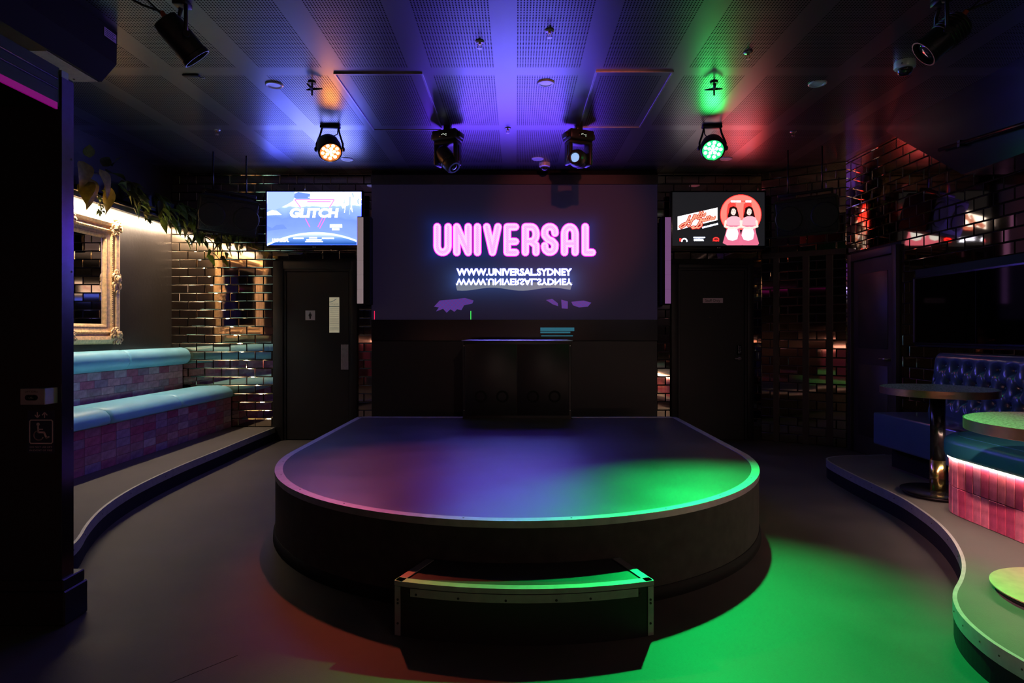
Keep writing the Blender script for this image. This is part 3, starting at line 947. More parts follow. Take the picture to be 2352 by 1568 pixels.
def nbar(a, b, y0, y1, m):
    mb = MB(); p, q = c3(a, y1), c3(b, y0); DF1.rect(mb, p[0], q[0], p[1], q[1], d=.0042); mb.build('notice_line', m, nt_)
mb = MB(); DF1.stroke(mb, [c3(532, 184), c3(570, 180), c3(610, 160), c3(655, 128)], 8 / 7.843 / k9, d=.0042); mb.build('notice_swoosh', 'paper_blue', nt_)
DF1.text('CITY IN CITY', c3(618, 0)[0], c3(0, 232)[1], 2.4 / k9, 'paper_ink', nt_, 'notice_lettering', d=.0042, width=19.5 / k9)
nbar(528, 706, 256, 268, 'paper_blue')
for y, m in ((295, 'paper_grey'), (330, 'paper_grey'), (368, 'paper_ink'), (405, 'paper_grey'), (445, 'paper_grey'), (488, 'paper_ink'), (512, 'paper_grey'), (535, 'paper_ink'), (560, 'paper_grey'), (578, 'paper_ink'), (610, 'paper_grey'), (640, 'paper_ink'), (655, 'paper_ink'), (684, 'paper_ink')):
    nbar(538, 700, y - 2.2, y + 2.2, m)
mb = MB(); DF1.poly(mb, [(du(784), dv(848.3)), (du(801), dv(848.3)), (du(801), dv(791)), (du(784), dv(791))], d=.004, th=.004); mb.build('push_plate', 'sign_pink_plate' if False else 'brushed_steel', d1)
d2, DF2 = wdoor('door_2', 'black staff door with sign and keypad lever', du(1540), du(1728), dv(607), du(1562), du(1708), dv(622))
mb = MB(); DF2.rect(mb, du(1613.2), du(1659.5), dv(695.7), dv(684.5), d=.003); s2 = mb.build('staff_sign', 'sign_pink', d2)
DF2.text('Staff Only', du(1636), dv(693.2), 6.6 / k9, 'sign_black', s2, 'lettering', d=.0045, width=34 / k9)
lk = MB().rbox(du(1691), du(1700), YB - .05, YB - .012, dv(815), dv(792), r=.008).build('keypad_lock', 'black_gloss', d2)
for r_ in range(5):
    for c_ in range(2):
        MB().lathe([(.005, 0), (.004, .004)], Matrix.Translation((du(1693.8 + c_ * 3.6), YB - .05, dv(796 + r_ * 3.4))) @ Matrix.Rotation(R(90), 4, 'X'), seg=8).build('key_button', 'brushed_steel', lk)
MB().tube([(du(1697), YB - .05, dv(823)), (du(1697), YB - .075, dv(823)), (du(1683), YB - .075, dv(823))], .009).build('lever_handle', 'brushed_steel', d2)
MB().lathe([(.02, 0), (.018, .012)], Matrix.Translation((du(1697), YB - .012, dv(823))) @ Matrix.Rotation(R(90), 4, 'X'), seg=18).build('handle_rose', 'brushed_steel', d2)
MB().lathe([(.006, 0), (.006, .004)], Matrix.Translation((du(1630), YB - .012, dv(728))) @ Matrix.Rotation(R(90), 4, 'X'), seg=10).build('peephole', 'brass', d2)

# door in the right wall
d3 = bpy.data.objects.new('door_3', None); C.objects.link(d3)
d3.location = (XR, 6.26, 0); d3['_org'] = tuple(d3.location); struct(d3, 'dark timber door in the mirrored side wall')
for a, b, z0, z1 in ((5.83, 5.90, 0, 2.13), (6.62, 6.69, 0, 2.13), (5.90, 6.62, 2.05, 2.13)):
    MB().rbox(XR - .05, XR + .02, a, b, z0, z1, r=.005, seg=2).build('architrave', 'timber_dark', d3)
MB().box(XR - .02, XR + .03, 5.905, 6.615, .008, 2.045).build('leaf', 'timber_dark', d3)
MB().tube([(XR - .02, 5.97, 1.02), (XR - .06, 5.97, 1.02), (XR - .06, 6.08, 1.02)], .009).build('lever_handle', 'brushed_steel', d3)
for z0, z1 in ((.2, .95), (1.12, 1.9)):
    MB().rbox(XR - .026, XR - .015, 6.0, 6.52, z0, z1, r=.004, seg=1).build('leaf_panel', 'timber_dark', d3)

# ------------------------------------------------------------------ stage
HS = 0.42
SX, SR, SYC, SYB = 0.005, 1.625, 4.405, 6.245
front = [(SX - SR * math.cos(R(a)), SYC - SR * math.sin(R(a))) for a in range(0, 181, 3)]
left_side = [(SX - SR, lerp(SYB, SYC, i / 6)) for i in range(7)]
right_side = [(SX + SR, lerp(SYC, SYB, i / 6)) for i in range(7)]
nx0, nx1, ny = -.545, .56, 6.115
outline = left_side[:-1] + front + right_side[1:] + [(nx1, SYB), (nx1, ny), (nx0, ny), (nx0, SYB)]
st = thing('stage', 'round-fronted black performance stage with aluminium edging', 'stage', (SX, SYC, 0))
# travel runs left side -> front -> right side, outward is on the right-hand side
mb = MB(); mb.prism(outline, 0.0, HS - .028); o = mb.build('skirt', 'stage_carpet', st)
for p in o.data.polygons:
    p.use_smooth = abs(p.normal.z) < .5
crease(o, 30)
ins = [(SX - (SR - .004) * math.cos(R(a)), SYC - (SR - .004) * math.sin(R(a))) for a in range(0, 181, 3)]
deck = [(SX - SR + .004, SYB - .004)] + ins + [(SX + SR - .004, SYB - .004), (nx1 + .004, SYB - .004), (nx1 + .004, ny - .004), (nx0 - .004, ny - .004), (nx0 - .004, SYB - .004)]
MB().prism(deck, HS - .028, HS - .003).build('deck', 'stage_vinyl', st)
def edging(path, parent, z, name='edge_trim', wd=.044, drop=.032, m='aluminium'):
    prof = [(0.004, z - drop), (0.004, z + .001), (-wd, z + .001), (-wd, z - .003), (-.001, z - .003), (-.001, z - drop)]
    return crease(MB().sweep(path, prof).build(name, m, parent), 30)
edging(left_side, st, HS)
edging(front[:24], st, HS)
edging(front[23:52], st, HS)
edging(front[51:], st, HS)
edging(right_side, st, HS)
edging([(SX + SR, SYB), (nx1, SYB)], st, HS)
edging([(nx0, SYB), (SX - SR, SYB)], st, HS)
MB().sweep(left_side[:-1] + front + right_side[1:], [(0.0, 0), (.014, 0), (.012, .035), (.004, .06), (0, .062)]).build('skirting', 'black_matte', st)
for q in (4, 9, 14, 19, 27, 33, 39, 44, 50, 56):
    p = Vector((front[q][0], front[q][1])); c = Vector((SX, SYC)); p = c + (p - c) * ((SR - .026) / SR)
    MB().lathe([(.005, HS + .0009), (.004, HS + .002)], Matrix.Translation((p.x, p.y, 0)), seg=8).build('screw', 'screw_dark', st)

# step in front of the stage
HT = 0.232
stp = thing('stage_step', 'low curved black step with aluminium edges in front of the stage', 'step', (.03, 2.6, 0))
fr = []
cx, half, yc, sag = .033, .545, 2.575, .085
Rr = (half * half + sag * sag) / (2 * sag)
for i in range(17):
    x = lerp(-half, half, i / 16)
    fr.append((cx + x, yc + .0 - (math.sqrt(Rr * Rr - x * x) - (Rr - sag))))
bl, br = (-.412, 2.846), (.478, 2.846)
def stage_y(x): return SYC - math.sqrt(SR * SR - (x - SX) ** 2)
back = [(lerp(br[0], bl[0], i / 8), 0) for i in range(9)]
back = [(x, stage_y(x) - .016) for x, _ in back]
outl = fr + back
o = MB().prism([(x, y) for x, y in outl], 0.0, HT - .004).build('body', 'black_paint', stp)
MB().prism([(cx + (x - cx) * .9, lerp(y, 2.72, .1)) for x, y in outl], HT - .004, HT - .001).build('tread', 'stage_vinyl', stp)
edging(fr, stp, HT, wd=.034, drop=.02)
edging([back[-1], fr[0]], stp, HT, wd=.034, drop=.02, name='side_trim')
edging([fr[-1], back[0]], stp, HT, wd=.034, drop=.02, name='side_trim')
crease(MB().sweep(fr[1:-1], [(0, HT - .058), (.003, HT - .058), (.003, HT - .024), (0, HT - .024)]).build('front_band', 'aluminium', stp), 30)
for sgn, p, nx in ((-1, fr[0], fr[1]), (1, fr[-1], fr[-2])):
    d = (Vector(nx) - Vector(p)).normalized()
    a, b = Vector(p), Vector(p) + d * .026
    path = [tuple(a), tuple(b)] if sgn < 0 else [tuple(b), tuple(a)]
    MB().sweep(path, [(0, .004), (.004, .004), (.004, HT - .022), (0, HT - .022)], smooth=False).build('corner_strip', 'aluminium', stp)
    for z in (.055, .14, .155):
        q = Vector(p) + d * .013
        MB().lathe([(.0055, 0), (.004, .003)], Matrix.Translation((q.x, q.y - .005, z)) @ Matrix.Rotation(R(90), 4, 'X'), seg=8).build('screw', 'screw_dark', stp)
for t_ in (.055, .085, .25, .43, .62, .75, .945):
    i = t_ * 16; j = int(i); f = i - j
    q = (lerp(fr[j][0], fr[j + 1][0], f), lerp(fr[j][1], fr[j + 1][1], f))
    MB().lathe([(.0055, 0), (.004, .003)], Matrix.Translation((q[0], q[1] - .0035, HT - .048)) @ Matrix.Rotation(R(90), 4, 'X'), seg=8).build('screw', 'screw_dark', stp)
# coloured gaffer patches on the two front corners
# ------------------------------------------------------------------ subwoofer cabinet behind the stage notch
cab = thing('subwoofer_cabinet', 'wide black double subwoofer cabinet standing below the video wall', 'speaker cabinet', (0, 6.5, 0))
cx0, cx1 = nx0 + .006, nx1 - .006
MB().rbox(cx0, cx1, 6.135, 6.85, 0, 1.195, r=.006, seg=2).build('carcass', 'black_paint', cab)
for a, b in ((cx0 + .025, .004), (.010, cx1 - .025)):
    g = MB().rbox(a, b, 6.122, 6.136, .45, 1.165, r=.004, seg=1).build('grille', 'mesh_grille', cab)
    for q in (.3, .72):
        MB().lathe([(.062, 0), (.058, .006), (.045, .004), (.04, .0)], Matrix.Translation((lerp(a, b, q), 6.123, .64)) @ Matrix.Rotation(R(90), 4, 'X'), seg=24).build('port', 'black_matte', g)
MB().rbox(cx0 - .012, cx1 + .012, 6.115, 6.86, 1.195, 1.205, r=.002, seg=1).build('top_plate', 'brushed_steel', cab)
for x in (cx0 + .012, cx1 - .012):
    for z in (.5, 1.15):
        MB().lathe([(.005, 0), (.004, .003)], Matrix.Translation((x, 6.135, z)) @ Matrix.Rotation(R(90), 4, 'X'), seg=8).build('screw', 'brushed_steel', cab)

# ------------------------------------------------------------------ raised platforms
def chaikin(p, n=2):
    for _ in range(n):
        q = [p[0]]
        for a, b in zip(p[:-1], p[1:]):
            q += [(lerp(a[0], b[0], .25), lerp(a[1], b[1], .25)), (lerp(a[0], b[0], .75), lerp(a[1], b[1], .75))]
        q.append(p[-1])
        p = q
    return p
def platform(name, label, edge, poly_rest, org, side):
    """edge: visible rim, travelling so that outward is on the right"""
    t = thing(name, label, 'platform', org)
    poly = edge + poly_rest
    o = MB().prism(poly, 0, HP - .004).build('kerb', 'black_matte', t)
    MB().prism(poly, HP - .004, HP).build('deck', 'deck_vinyl', t)
    crease(MB().sweep(edge, [(0.0, HP - .062), (.004, HP - .062), (.004, HP + .0003), (-.012, HP + .0003), (-.012, HP), (0, HP)]).build('edge_strip', 'aluminium', t), 30)
    return t
le = chaikin([(-2.87, 7.275), (-2.87, 6.6), (-2.85, 5.8), (-2.845, 5.2), (-2.815, 4.72), (-2.762, 4.316), (-2.66, 3.917), (-2.51, 3.56), (-2.385, 3.33), (-2.33, 3.17), (-2.34, 3.02), (-2.42, 2.90)])
# outward (towards the room, +x) must be on the right when travelling away from the viewer
le = le[::-1]
le = [(x, y) for x, y in le][::-1]
def rightside(path, inside):
    a, b = Vector(path[len(path) // 2]), Vector(path[len(path) // 2 + 1])
    d = b - a
    nrm = Vector((d.y, -d.x))
    return path if nrm.dot(Vector(inside) - a) < 0 else path[::-1]
le = rightside(le, (-4.0, 5.2))
rest = [(XL + .003, le[-1][1]), (XL + .003, le[0][1])]
lp = platform('left_platform' if False else 'raised_platform', 'raised floor platform with curved kerb under the teal bench', le, rest, (-3.4, 5.2, 0), 1)
for q in range(6, len(le) - 2, 5):
    a, b = Vector(le[q]), Vector(le[q + 1]); d = (b - a).normalized(); n = Vector((d.y, -d.x))
    p = a + n * .004
    M = Matrix.Translation((p.x, p.y, HP - .03)) @ frame_to((n.x, n.y, 0))
    MB().lathe([(.004, 0), (.003, .002)], M, seg=8).build('screw', 'screw_dark', lp)
re_ = chaikin([(3.4, 5.62), (2.98, 5.58), (2.80, 5.50), (2.735, 5.38), (2.70, 5.15), (2.668, 4.82), (2.650, 4.5), (2.632, 4.2), (2.590, 3.966), (2.508, 3.643), (2.394, 3.355), (2.262, 3.102), (2.148, 2.928), (2.022, 2.773), (1.885, 2.633), (1.800, 2.50), (1.752, 2.381), (1.727, 2.254), (1.724, 2.161), (1.733, 2.08), (1.75, 1.9), (1.78, 1.5), (1.8, .6)])
re_ = rightside(re_, (3.2, 4.0))
if re_[0][1] < re_[-1][1]:
    rest = [(XR - .003, re_[-1][1]), (XR - .003, re_[0][1])]
else:
    rest = [(XR - .003, re_[-1][1]), (XR - .003, re_[0][1])]
rp = platform('raised_platform', 'raised floor platform with wavy kerb under the tables', re_, rest, (2.9, 3.5, 0), -1)
for q in range(9, len(re_) - 2, 4):
    a, b = Vector(re_[q]), Vector(re_[q + 1]); d = (b - a).normalized(); n = Vector((d.y, -d.x))
    p = a + n * .004
    M = Matrix.Translation((p.x, p.y, HP - .03)) @ frame_to((n.x, n.y, 0))
    MB().lathe([(.004, 0), (.003, .002)], M, seg=8).build('screw', 'screw_dark', rp)

# ------------------------------------------------------------------ left bench
def loft_y(prof, y0, y1, er=.03, shrink=.9, n=4, name='cushion', m='teal_leather', parent=None, sag=0.0):
    """closed profile [(x, z)] swept along y, with softly rounded ends"""
    cxp = sum(p[0] for p in prof) / len(prof); czp = sum(p[1] for p in prof) / len(prof)
    zmin = min(p[1] for p in prof)
    rings = []
    for i in range(n + 1):
        a = i / n * PI / 2
        rings.append((y0 + er * (1 - math.sin(a)), lerp(shrink, 1, math.sin(a)) if i else shrink))
    rings = [(y0 + er * (1 - math.cos(i / n * PI / 2)), lerp(shrink, 1, math.sin(i / n * PI / 2))) for i in range(n + 1)]
    mid = [(lerp(y0 + er, y1 - er, (i + 1) / 7), 1.0) for i in range(6)]
    rings = rings + mid + [(y1 - (r[0] - y0), r[1]) for r in rings[::-1]]
    vs, fs = [], []
    N = len(prof)
    for y, s in rings:
        for x, z in prof:
            vs.append((cxp + (x - cxp) * s, y, zmin + (z - zmin) * s))
    for i in range(len(rings) - 1):
        for k in range(N):
            k2 = (k + 1) % N
            fs.append((i * N + k, (i + 1) * N + k, (i + 1) * N + k2, i * N + k2))
    fs.append(tuple(range(N))); fs.append(tuple((len(rings) - 1) * N + k for k in range(N - 1, -1, -1)))
    mb = MB(); mb.add(vs, fs, True)
    return crease(mb.build(name, m, parent), 50)

bn = thing('banquette_bench', 'long pale teal leather wall bench with mauve tiled front', 'bench', (-3.7, 5.6, HP))
BY0, BY1 = 3.92, 7.272
bx = -3.40
MB().box(XL + .004, bx - .008, BY0, BY1, HP, .515).build('plinth', 'grout', bn)
MB().box(XL + .004, -3.988, BY0, BY1, .515, .92).build('back_plinth', 'grout', bn)
seat = [(-3.985, .525), (-3.985, .60), (-3.95, .622), (-3.85, .640), (-3.70, .655), (-3.55, .660), (-3.46, .652), (-3.405, .632), (-3.372, .598), (-3.362, .560), (-3.368, .530), (-3.39, .518), (-3.6, .518)]
bol = [(-3.97 + .105 * math.cos(R(a)) * (1.0), 1.008 + .100 * math.sin(R(a))) for a in range(-90, 271, 20)][:-1]
for a, b in ((BY0, 5.08), (5.08, 6.157), (6.157, BY1)):
    loft_y(seat, a + .001, b - .001, er=.045, shrink=.86, name='seat_cushion', parent=bn)
for a, b in ((BY0, 5.06), (5.06, 6.11), (6.11, BY1 - .02)):
    loft_y(bol, a + .001, b - .001, er=.03, shrink=.90, name='bolster', parent=bn)
def rect_tile(wd, ht, th=.008, b=.0018):
    m = MB()
    a0, a1, b0, b1 = -wd / 2, wd / 2, -ht / 2, ht / 2
    vs = [(a0, b0, 0), (a1, b0, 0), (a1, b1, 0), (a0, b1, 0), (a0, b0, th - b), (a1, b0, th - b), (a1, b1, th - b), (a0, b1, th - b),
          (a0 + b, b0 + b, th), (a1 - b, b0 + b, th), (a1 - b, b1 - b, th), (a0 + b, b1 - b, th)]
    fs = [(0, 3, 2, 1), (8, 9, 10, 11)]
    for i in range(4):
        j = (i + 1) % 4
        fs += [(i, j, 4 + j, 4 + i), (4 + i, 4 + j, 8 + j, 8 + i)]
    m.add(vs, fs)
    return m
mauve = {}
def mauve_tile(wd, ht):
    k = (round(wd, 3), round(ht, 3))
    if k not in mauve:
        mauve[k] = raw_mesh('glazed_tile', rect_tile(*k), 'glaze_mauve_0')
    return mauve[k]
face_x = Matrix((Vector((0, -1, 0)), Vector((0, 0, 1)), Vector((1, 0, 0)))).transposed().to_4x4()
face_x = Matrix((Vector((0, 1, 0)), Vector((0, 0, 1)), Vector((1, 0, 0)))).transposed().to_4x4()
rows = 5
th_ = (.515 - HP) / rows
y = BY1
wd_ = .19
ncol = int((BY1 - BY0) / wd_)
for r_ in range(rows):
    for c_ in range(ncol + 1):
        y1 = BY1 - c_ * wd_; y0 = max(BY0, y1 - wd_)
        if y1 - y0 < .03: continue
        jit = Matrix.Rotation(random.gauss(0, R(.35)), 4, 'X') @ Matrix.Rotation(random.gauss(0, R(.35)), 4, 'Y')
        M = Matrix.Translation((bx - .008, (y0 + y1) / 2, HP + th_ * (r_ + .5))) @ face_x @ jit
        inst('glazed_tile', mauve_tile(y1 - y0 - .002, th_ - .002), 'glaze_mauve_%d' % random.choice([0, 1, 1, 2, 3, 3, 5, 5, 7, 0, 4]), bn, M)
rows = 4
th2 = (.905 - .605) / rows
for r_ in range(rows):
    off = wd_ / 2 if r_ % 2 else 0
    for c_ in range(ncol + 2):
        y1 = min(BY1, BY1 + off - c_ * wd_); y0 = max(BY0, BY1 + off - (c_ + 1) * wd_)
        if y1 - y0 < .03: continue
        jit = Matrix.Rotation(random.gauss(0, R(.35)), 4, 'X') @ Matrix.Rotation(random.gauss(0, R(.35)), 4, 'Y')
        M = Matrix.Translation((-3.988, (y0 + y1) / 2, .605 + th2 * (r_ + .5))) @ face_x @ jit
        inst('glazed_tile', mauve_tile(y1 - y0 - .002, th2 - .002), 'glaze_mauve_%d' % random.choice([0, 1, 2, 2, 4, 4, 6, 6, 3, 5]), bn, M)

# ------------------------------------------------------------------ planter ledge with cove light on the left wall
emit('cove_led', (1.0, 0.80, 0.56), E_COVE)
lg = thing('planter_ledge', 'dark wall ledge with a warm light strip under it holding the plants', 'ledge', (XL, 5.6, 2.53))
MB().box(XL + .002, -3.83, 3.4, YB - .012, 2.545, 2.57).build('shelf', 'black_paint', lg)
MB().box(-3.845, -3.83, 3.4, YB - .012, 2.525, 2.72).build('fascia', 'black_paint', lg)
MB().box(XL + .002, XL + .05, 3.4, YB - .012, 2.57, 2.72).build('back_upstand', 'black_paint', lg)
MB().box(-.0185, .0185, 4.7, YB - .03, -.002, .002, M=Matrix.Translation((XL + .138, 0, 2.530)) @ Matrix.Rotation(R(30), 4, 'Y')).build('light_strip', 'cove_led', lg)
MB().box(XL + .162, XL + .170, 3.4, YB - .012, 2.506, 2.545).build('light_lip', 'aluminium', lg)

# ------------------------------------------------------------------ gilt framed mirror
mr = thing('gilt_mirror', 'large gilt ornate framed mirror on the wall over the bench', 'mirror', (XL, 5.5, 1.17))
MY0, MY1, MZ0, MZ1 = 4.75, 6.235, 1.168, 2.418
FW = .20
xw = XL + .004
prof = [(0, 0), (0, .05), (.012, .07), (.045, .085), (.075, .075), (.085, .052), (.10, .05), (.108, .062), (.125, .064), (.135, .05), (.16, .042), (.172, .046), (.185, .040), (.20, .022), (.20, 0)]
def frame_bar(p0, p1, inw, corner=True):
    """mitred moulding from p0 to p1 (y, z); inw = inward unit vector (y, z)"""
    mb = MB(); vs, fs = [], []
    d = (Vector(p1) - Vector(p0)).normalized(); iw = Vector(inw)
    for (pt, sg) in ((Vector(p0), 1), (Vector(p1), -1)):
        for o_, h_ in prof:
            q = pt + iw * o_ + d * (o_ * sg)
            vs.append((xw + h_, q.x, q.y))
    n = len(prof)
    for k_ in range(n - 1):
        fs.append((k_, n + k_, n + k_ + 1, k_ + 1))
    fs.append(tuple(range(n))); fs.append(tuple(range(2 * n - 1, n - 1, -1)))
    mb.add(vs, fs)
    return mb.build('moulding', 'gilt', mr)
bars = [frame_bar((MY0, MZ0), (MY1, MZ0), (0, 1)), frame_bar((MY1, MZ0), (MY1, MZ1), (-1, 0)), frame_bar((MY1, MZ1), (MY0, MZ1), (0, -1)), frame_bar((MY0, MZ1), (MY0, MZ0), (1, 0))]
MB().box(xw, xw + .018, MY0 + .19, MY1 - .19, MZ0 + .19, MZ1 - .19).build('glass', 'mirror_glass', mr)
bv = MB()
for (y0, y1, z0, z1) in ((MY0 + .19, MY1 - .19, MZ0 + .19, MZ0 + .205), (MY0 + .19, MY1 - .19, MZ1 - .205, MZ1 - .19), (MY1 - .205, MY1 - .19, MZ0 + .19, MZ1 - .19), (MY0 + .19, MY0 + .205, MZ0 + .19, MZ1 - .19)):
    bv.box(xw + .018, xw + .021, y0, y1, z0, z1)
# beading row as carved beads, one string per bar
bead = MB()
bl_ = MB(); bl_.lathe([(.002, -.008), (.0075, -.004), (.0085, 0), (.0075, .004), (.002, .008)], seg=6)
def bead_row(p0, p1, parent):
    a, b = Vector(p0), Vector(p1); n = int((b - a).length / .02); m = MB()
    for i in range(n):
        q = a.lerp(b, (i + .5) / n)
        m.add([(xw + .063 + v[2], q.x + v[0], q.y + v[1]) for v in bl_.v], bl_.f, True)
    o = m.build('beading', 'gilt', parent); o['kind'] = 'stuff'
e = .117
bead_row((MY0 + e, MZ0 + e), (MY1 - e, MZ0 + e), bars[0]); bead_row((MY1 - e, MZ0 + e), (MY1 - e, MZ1 - e), bars[1])
bead_row((MY1 - e, MZ1 - e), (MY0 + e, MZ1 - e), bars[2]); bead_row((MY0 + e, MZ1 - e), (MY0 + e, MZ0 + e), bars[3])
def ornament(cy, cz, sy, sz, rot, seed, name='carved_ornament'):
    rnd = random.Random(seed)
    m = MB()
    # scrolls: spiral tubes plus shell lobes
    for sgn in (-1, 1):
        for (oy, oz, r0, turns, th) in ((.035, .03, .042, 1.5, .013), (.05, -.035, .034, 1.4, .011), (.01, .07, .028, 1.2, .010), (.02, -.08, .026, 1.2, .009)):
            pts = []
            for i in range(22):
                a = i / 21 * turns * 2 * PI
                r_ = r0 * (1 - .75 * i / 21)
                y_, z_ = sgn * (oy + r_ * math.cos(a)) * sy, (oz + r_ * math.sin(a)) * sz
                yy, zz = y_ * math.cos(rot) - z_ * math.sin(rot), y_ * math.sin(rot) + z_ * math.cos(rot)
                pts.append((xw + .075 + .02 * i / 21, cy + yy, cz + zz))
            m.tube(pts, [th * (1 - .45 * i / 21) for i in range(22)], seg=6)
    for i in range(7):
        a = R(-60 + 20 * i) + rot
        pts = [(xw + .08, cy, cz), (xw + .105, cy + .03 * math.sin(a) * sy, cz + .03 * math.cos(a) * sz), (xw + .085, cy + .06 * math.sin(a) * sy, cz + .06 * math.cos(a) * sz)]
        m.tube(pts, [.010, .013, .006], seg=6)
    m.lathe([(.002, .0), (.02, .006), (.014, .022), (.002, .03)], Matrix.Translation((xw + .085, cy, cz)) @ Matrix.Rotation(R(90), 4, 'Y'), seg=12)
    return m.build(name, 'gilt', mr)
for (a, b, rt, i) in ((MY1 - .08, MZ1 - .08, -.8, 1), (MY1 - .08, MZ0 + .08, .8, 2), (MY0 + .08, MZ1 - .08, .8, 3), (MY0 + .08, MZ0 + .08, -.8, 4)):
    ornament(a, b, .95, .95, rt, i)
ornament(MY1 - .075, (MZ0 + MZ1) / 2, .75, 1.25, 0, 5, 'centre_ornament')
ornament((MY0 + MY1) / 2, MZ0 + .075, 1.25, .75, 0, 7, 'centre_ornament')
ornament((MY0 + MY1) / 2, MZ1 - .075, 1.25, .75, 0, 8, 'centre_ornament')

# ------------------------------------------------------------------ plants on the ledge
def leaf_mesh(ln, wd, fold=.25, droop=.25, n=6, wavy=0.0):
    m = MB(); vs, fs = [], []
    for i in range(n + 1):
        t_ = i / n
        ww = wd / 2 * (math.sin(PI * min(1, t_ ** .62)) ** 1.05 if 0 < t_ < 1 else 0.0)
        y_ = ln * t_
        z_ = -droop * ln * t_ * t_
        vs += [(-ww, y_, z_ + fold * ww + wavy * math.sin(9 * t_)), (0, y_, z_), (ww, y_, z_ + fold * ww - wavy * math.sin(9 * t_))]
    for i in range(n):
        a = i * 3
        fs += [(a, a + 1, a + 4, a + 3), (a + 1, a + 2, a + 5, a + 4)]
    th = [(v[0], v[1], v[2] - .0012) for v in vs]
    k_ = len(vs)
    fs2 = [tuple(q + k_ for q in f[::-1]) for f in fs]
    m.add(vs + th, fs + fs2, True)
    return m
big = raw_mesh('leaf', leaf_mesh(.27, .155, .3, .3, 8, .006), 'leaf_big')
sml = raw_mesh('leaf', leaf_mesh(.085, .034, .3, .35, 5), 'leaf_green')
tiny = raw_mesh('leaf', leaf_mesh(.045, .022, .3, .3, 4), 'leaf_pale')
def place_leaf(parent, me, m, p, d, roll=0.0, s=1.0):
    d = Vector(d).normalized()
    up = Vector((0, 0, 1))
    if abs(d.dot(up)) > .97: up = Vector((1, 0, 0))
    x = d.cross(up).normalized(); z = x.cross(d)
    M = Matrix.Translation(Vector(p)) @ Matrix((x, d, z)).transposed().to_4x4() @ Matrix.Rotation(roll, 4, 'Y') @ Matrix.Scale(s, 4)
    inst('leaf', me, m, parent, M)
def leafy(nm):
    m = MATS[nm]; nt = m.node_tree; b = nt.nodes['Principled BSDF']; out = nt.nodes['Material Output']
    tr = nt.nodes.new('ShaderNodeBsdfTranslucent'); mx = nt.nodes.new('ShaderNodeMixShader'); mx.inputs[0].default_value = .45
    for l in list(nt.links):
        if l.to_socket == b.inputs['Base Color']:
            nt.links.new(l.from_socket, tr.inputs[0])
    nt.links.new(b.outputs[0], mx.inputs[1]); nt.links.new(tr.outputs[0], mx.inputs[2]); nt.links.new(mx.outputs[0], out.inputs[0])
for nm in ('leaf_big', 'leaf_green', 'leaf_pale', 'leaf_dark'):
    leafy(nm)
rnd = random.Random(3)
bp_ = thing('broad_leaf_plant', 'plant with big olive heart-shaped leaves hanging over the gilt mirror', 'plant', (-3.80, 5.5, 2.66))
MB().tube([(-3.86, 5.4, 2.60), (-3.82, 5.5, 2.72), (-3.76, 5.64, 2.74)], .008).build('stem', 'stem', bp_)
for (p, d, rl, s, mm) in (((-3.75, 5.02, 2.66), (.15, .06, -1), .2, 1.0, 'leaf_big'), ((-3.74, 5.22, 2.64), (.15, .22, -1), -.3, 1.0, 'leaf_big'), ((-3.72, 5.12, 2.76), (.35, .2, -.8), .5, .95, 'leaf_big'),
                          ((-3.74, 4.95, 2.78), (.3, -.3, -.8), -.5, .95, 'leaf_big'), ((-3.78, 5.30, 2.78), (.2, .9, .15), .3, .9, 'leaf_dark'), ((-3.78, 5.25, 2.82), (.1, .5, .8), .9, .6, 'leaf_dark'),
                          ((-3.76, 5.05, 2.84), (.3, -.5, .6), .2, .6, 'leaf_dark'), ((-3.74, 5.42, 2.70), (.35, .7, -.6), .6, .85, 'leaf_dark'), ((-3.78, 5.5, 2.74), (.2, 1, -.35), -.4, .9, 'leaf_dark'), ((-3.74, 5.0, 2.62), (.3, -.6, -.8), .1, .9, 'leaf_big'), ((-3.79, 5.4, 2.86), (.1, .4, .9), -.5, .55, 'leaf_dark')):
    place_leaf(bp_, big, mm, (p[0], p[1] + .32, p[2] - .02), d, rl, s)
def vine(label, y0, y1, zdrop, nleaf, mats, hang, seed):
    rn = random.Random(seed)
    t = thing('trailing_plant', label, 'plant', (-3.80, (y0 + y1) / 2, 2.66), 'trailing plants along the ledge')
    pts = []
    n = 9
    for i in range(n):
        f = i / (n - 1)
        pts.append((-3.80 + .05 * math.sin(5 * f + seed) + .05 * f * hang, lerp(y0, y1, f), 2.74 - .02 * math.sin(7 * f) - zdrop * max(0, f - .35) ** 1.5 * 1.6))
    MB().tube(pts, .005, seg=5).build('stem', 'stem', t)
    for i in range(nleaf):
        f = rn.random()
        j = min(n - 2, int(f * (n - 1))); g = f * (n - 1) - j
        p = Vector(pts[j]).lerp(Vector(pts[j + 1]), g)
        d = Vector((rn.uniform(-.1, .9), rn.uniform(-.8, .9), rn.uniform(-1.3, .25)))
        if rn.random() < .55:
            p = p + Vector((.05, 0, -rn.uniform(.05, .24)))
        place_leaf(t, sml if rn.random() < .75 else tiny, rn.choice(mats), p, d, rn.uniform(-.6, .6), rn.uniform(1.1, 2.0))
    return t
vine('leafy vine trailing off the ledge just right of the gilt mirror', 5.80, 6.30, .20, 60, ['leaf_green', 'leaf_dark', 'leaf_dark', 'leaf_green'], .5, 1)
vine('leafy vine trailing off the middle of the lit ledge', 6.33, 6.82, .26, 64, ['leaf_green', 'leaf_green', 'leaf_dark'], .6, 2)
vine('pale leafy vine hanging lowest in front of the mirror-tiled corner', 6.84, 7.18, .60, 70, ['leaf_pale', 'leaf_green', 'leaf_green', 'leaf_dark'], 2.6, 3)
fl = thing('feathery_sprig', 'small feathery light green sprig dangling beside the big leaves', 'plant', (-3.76, 5.45, 2.45))
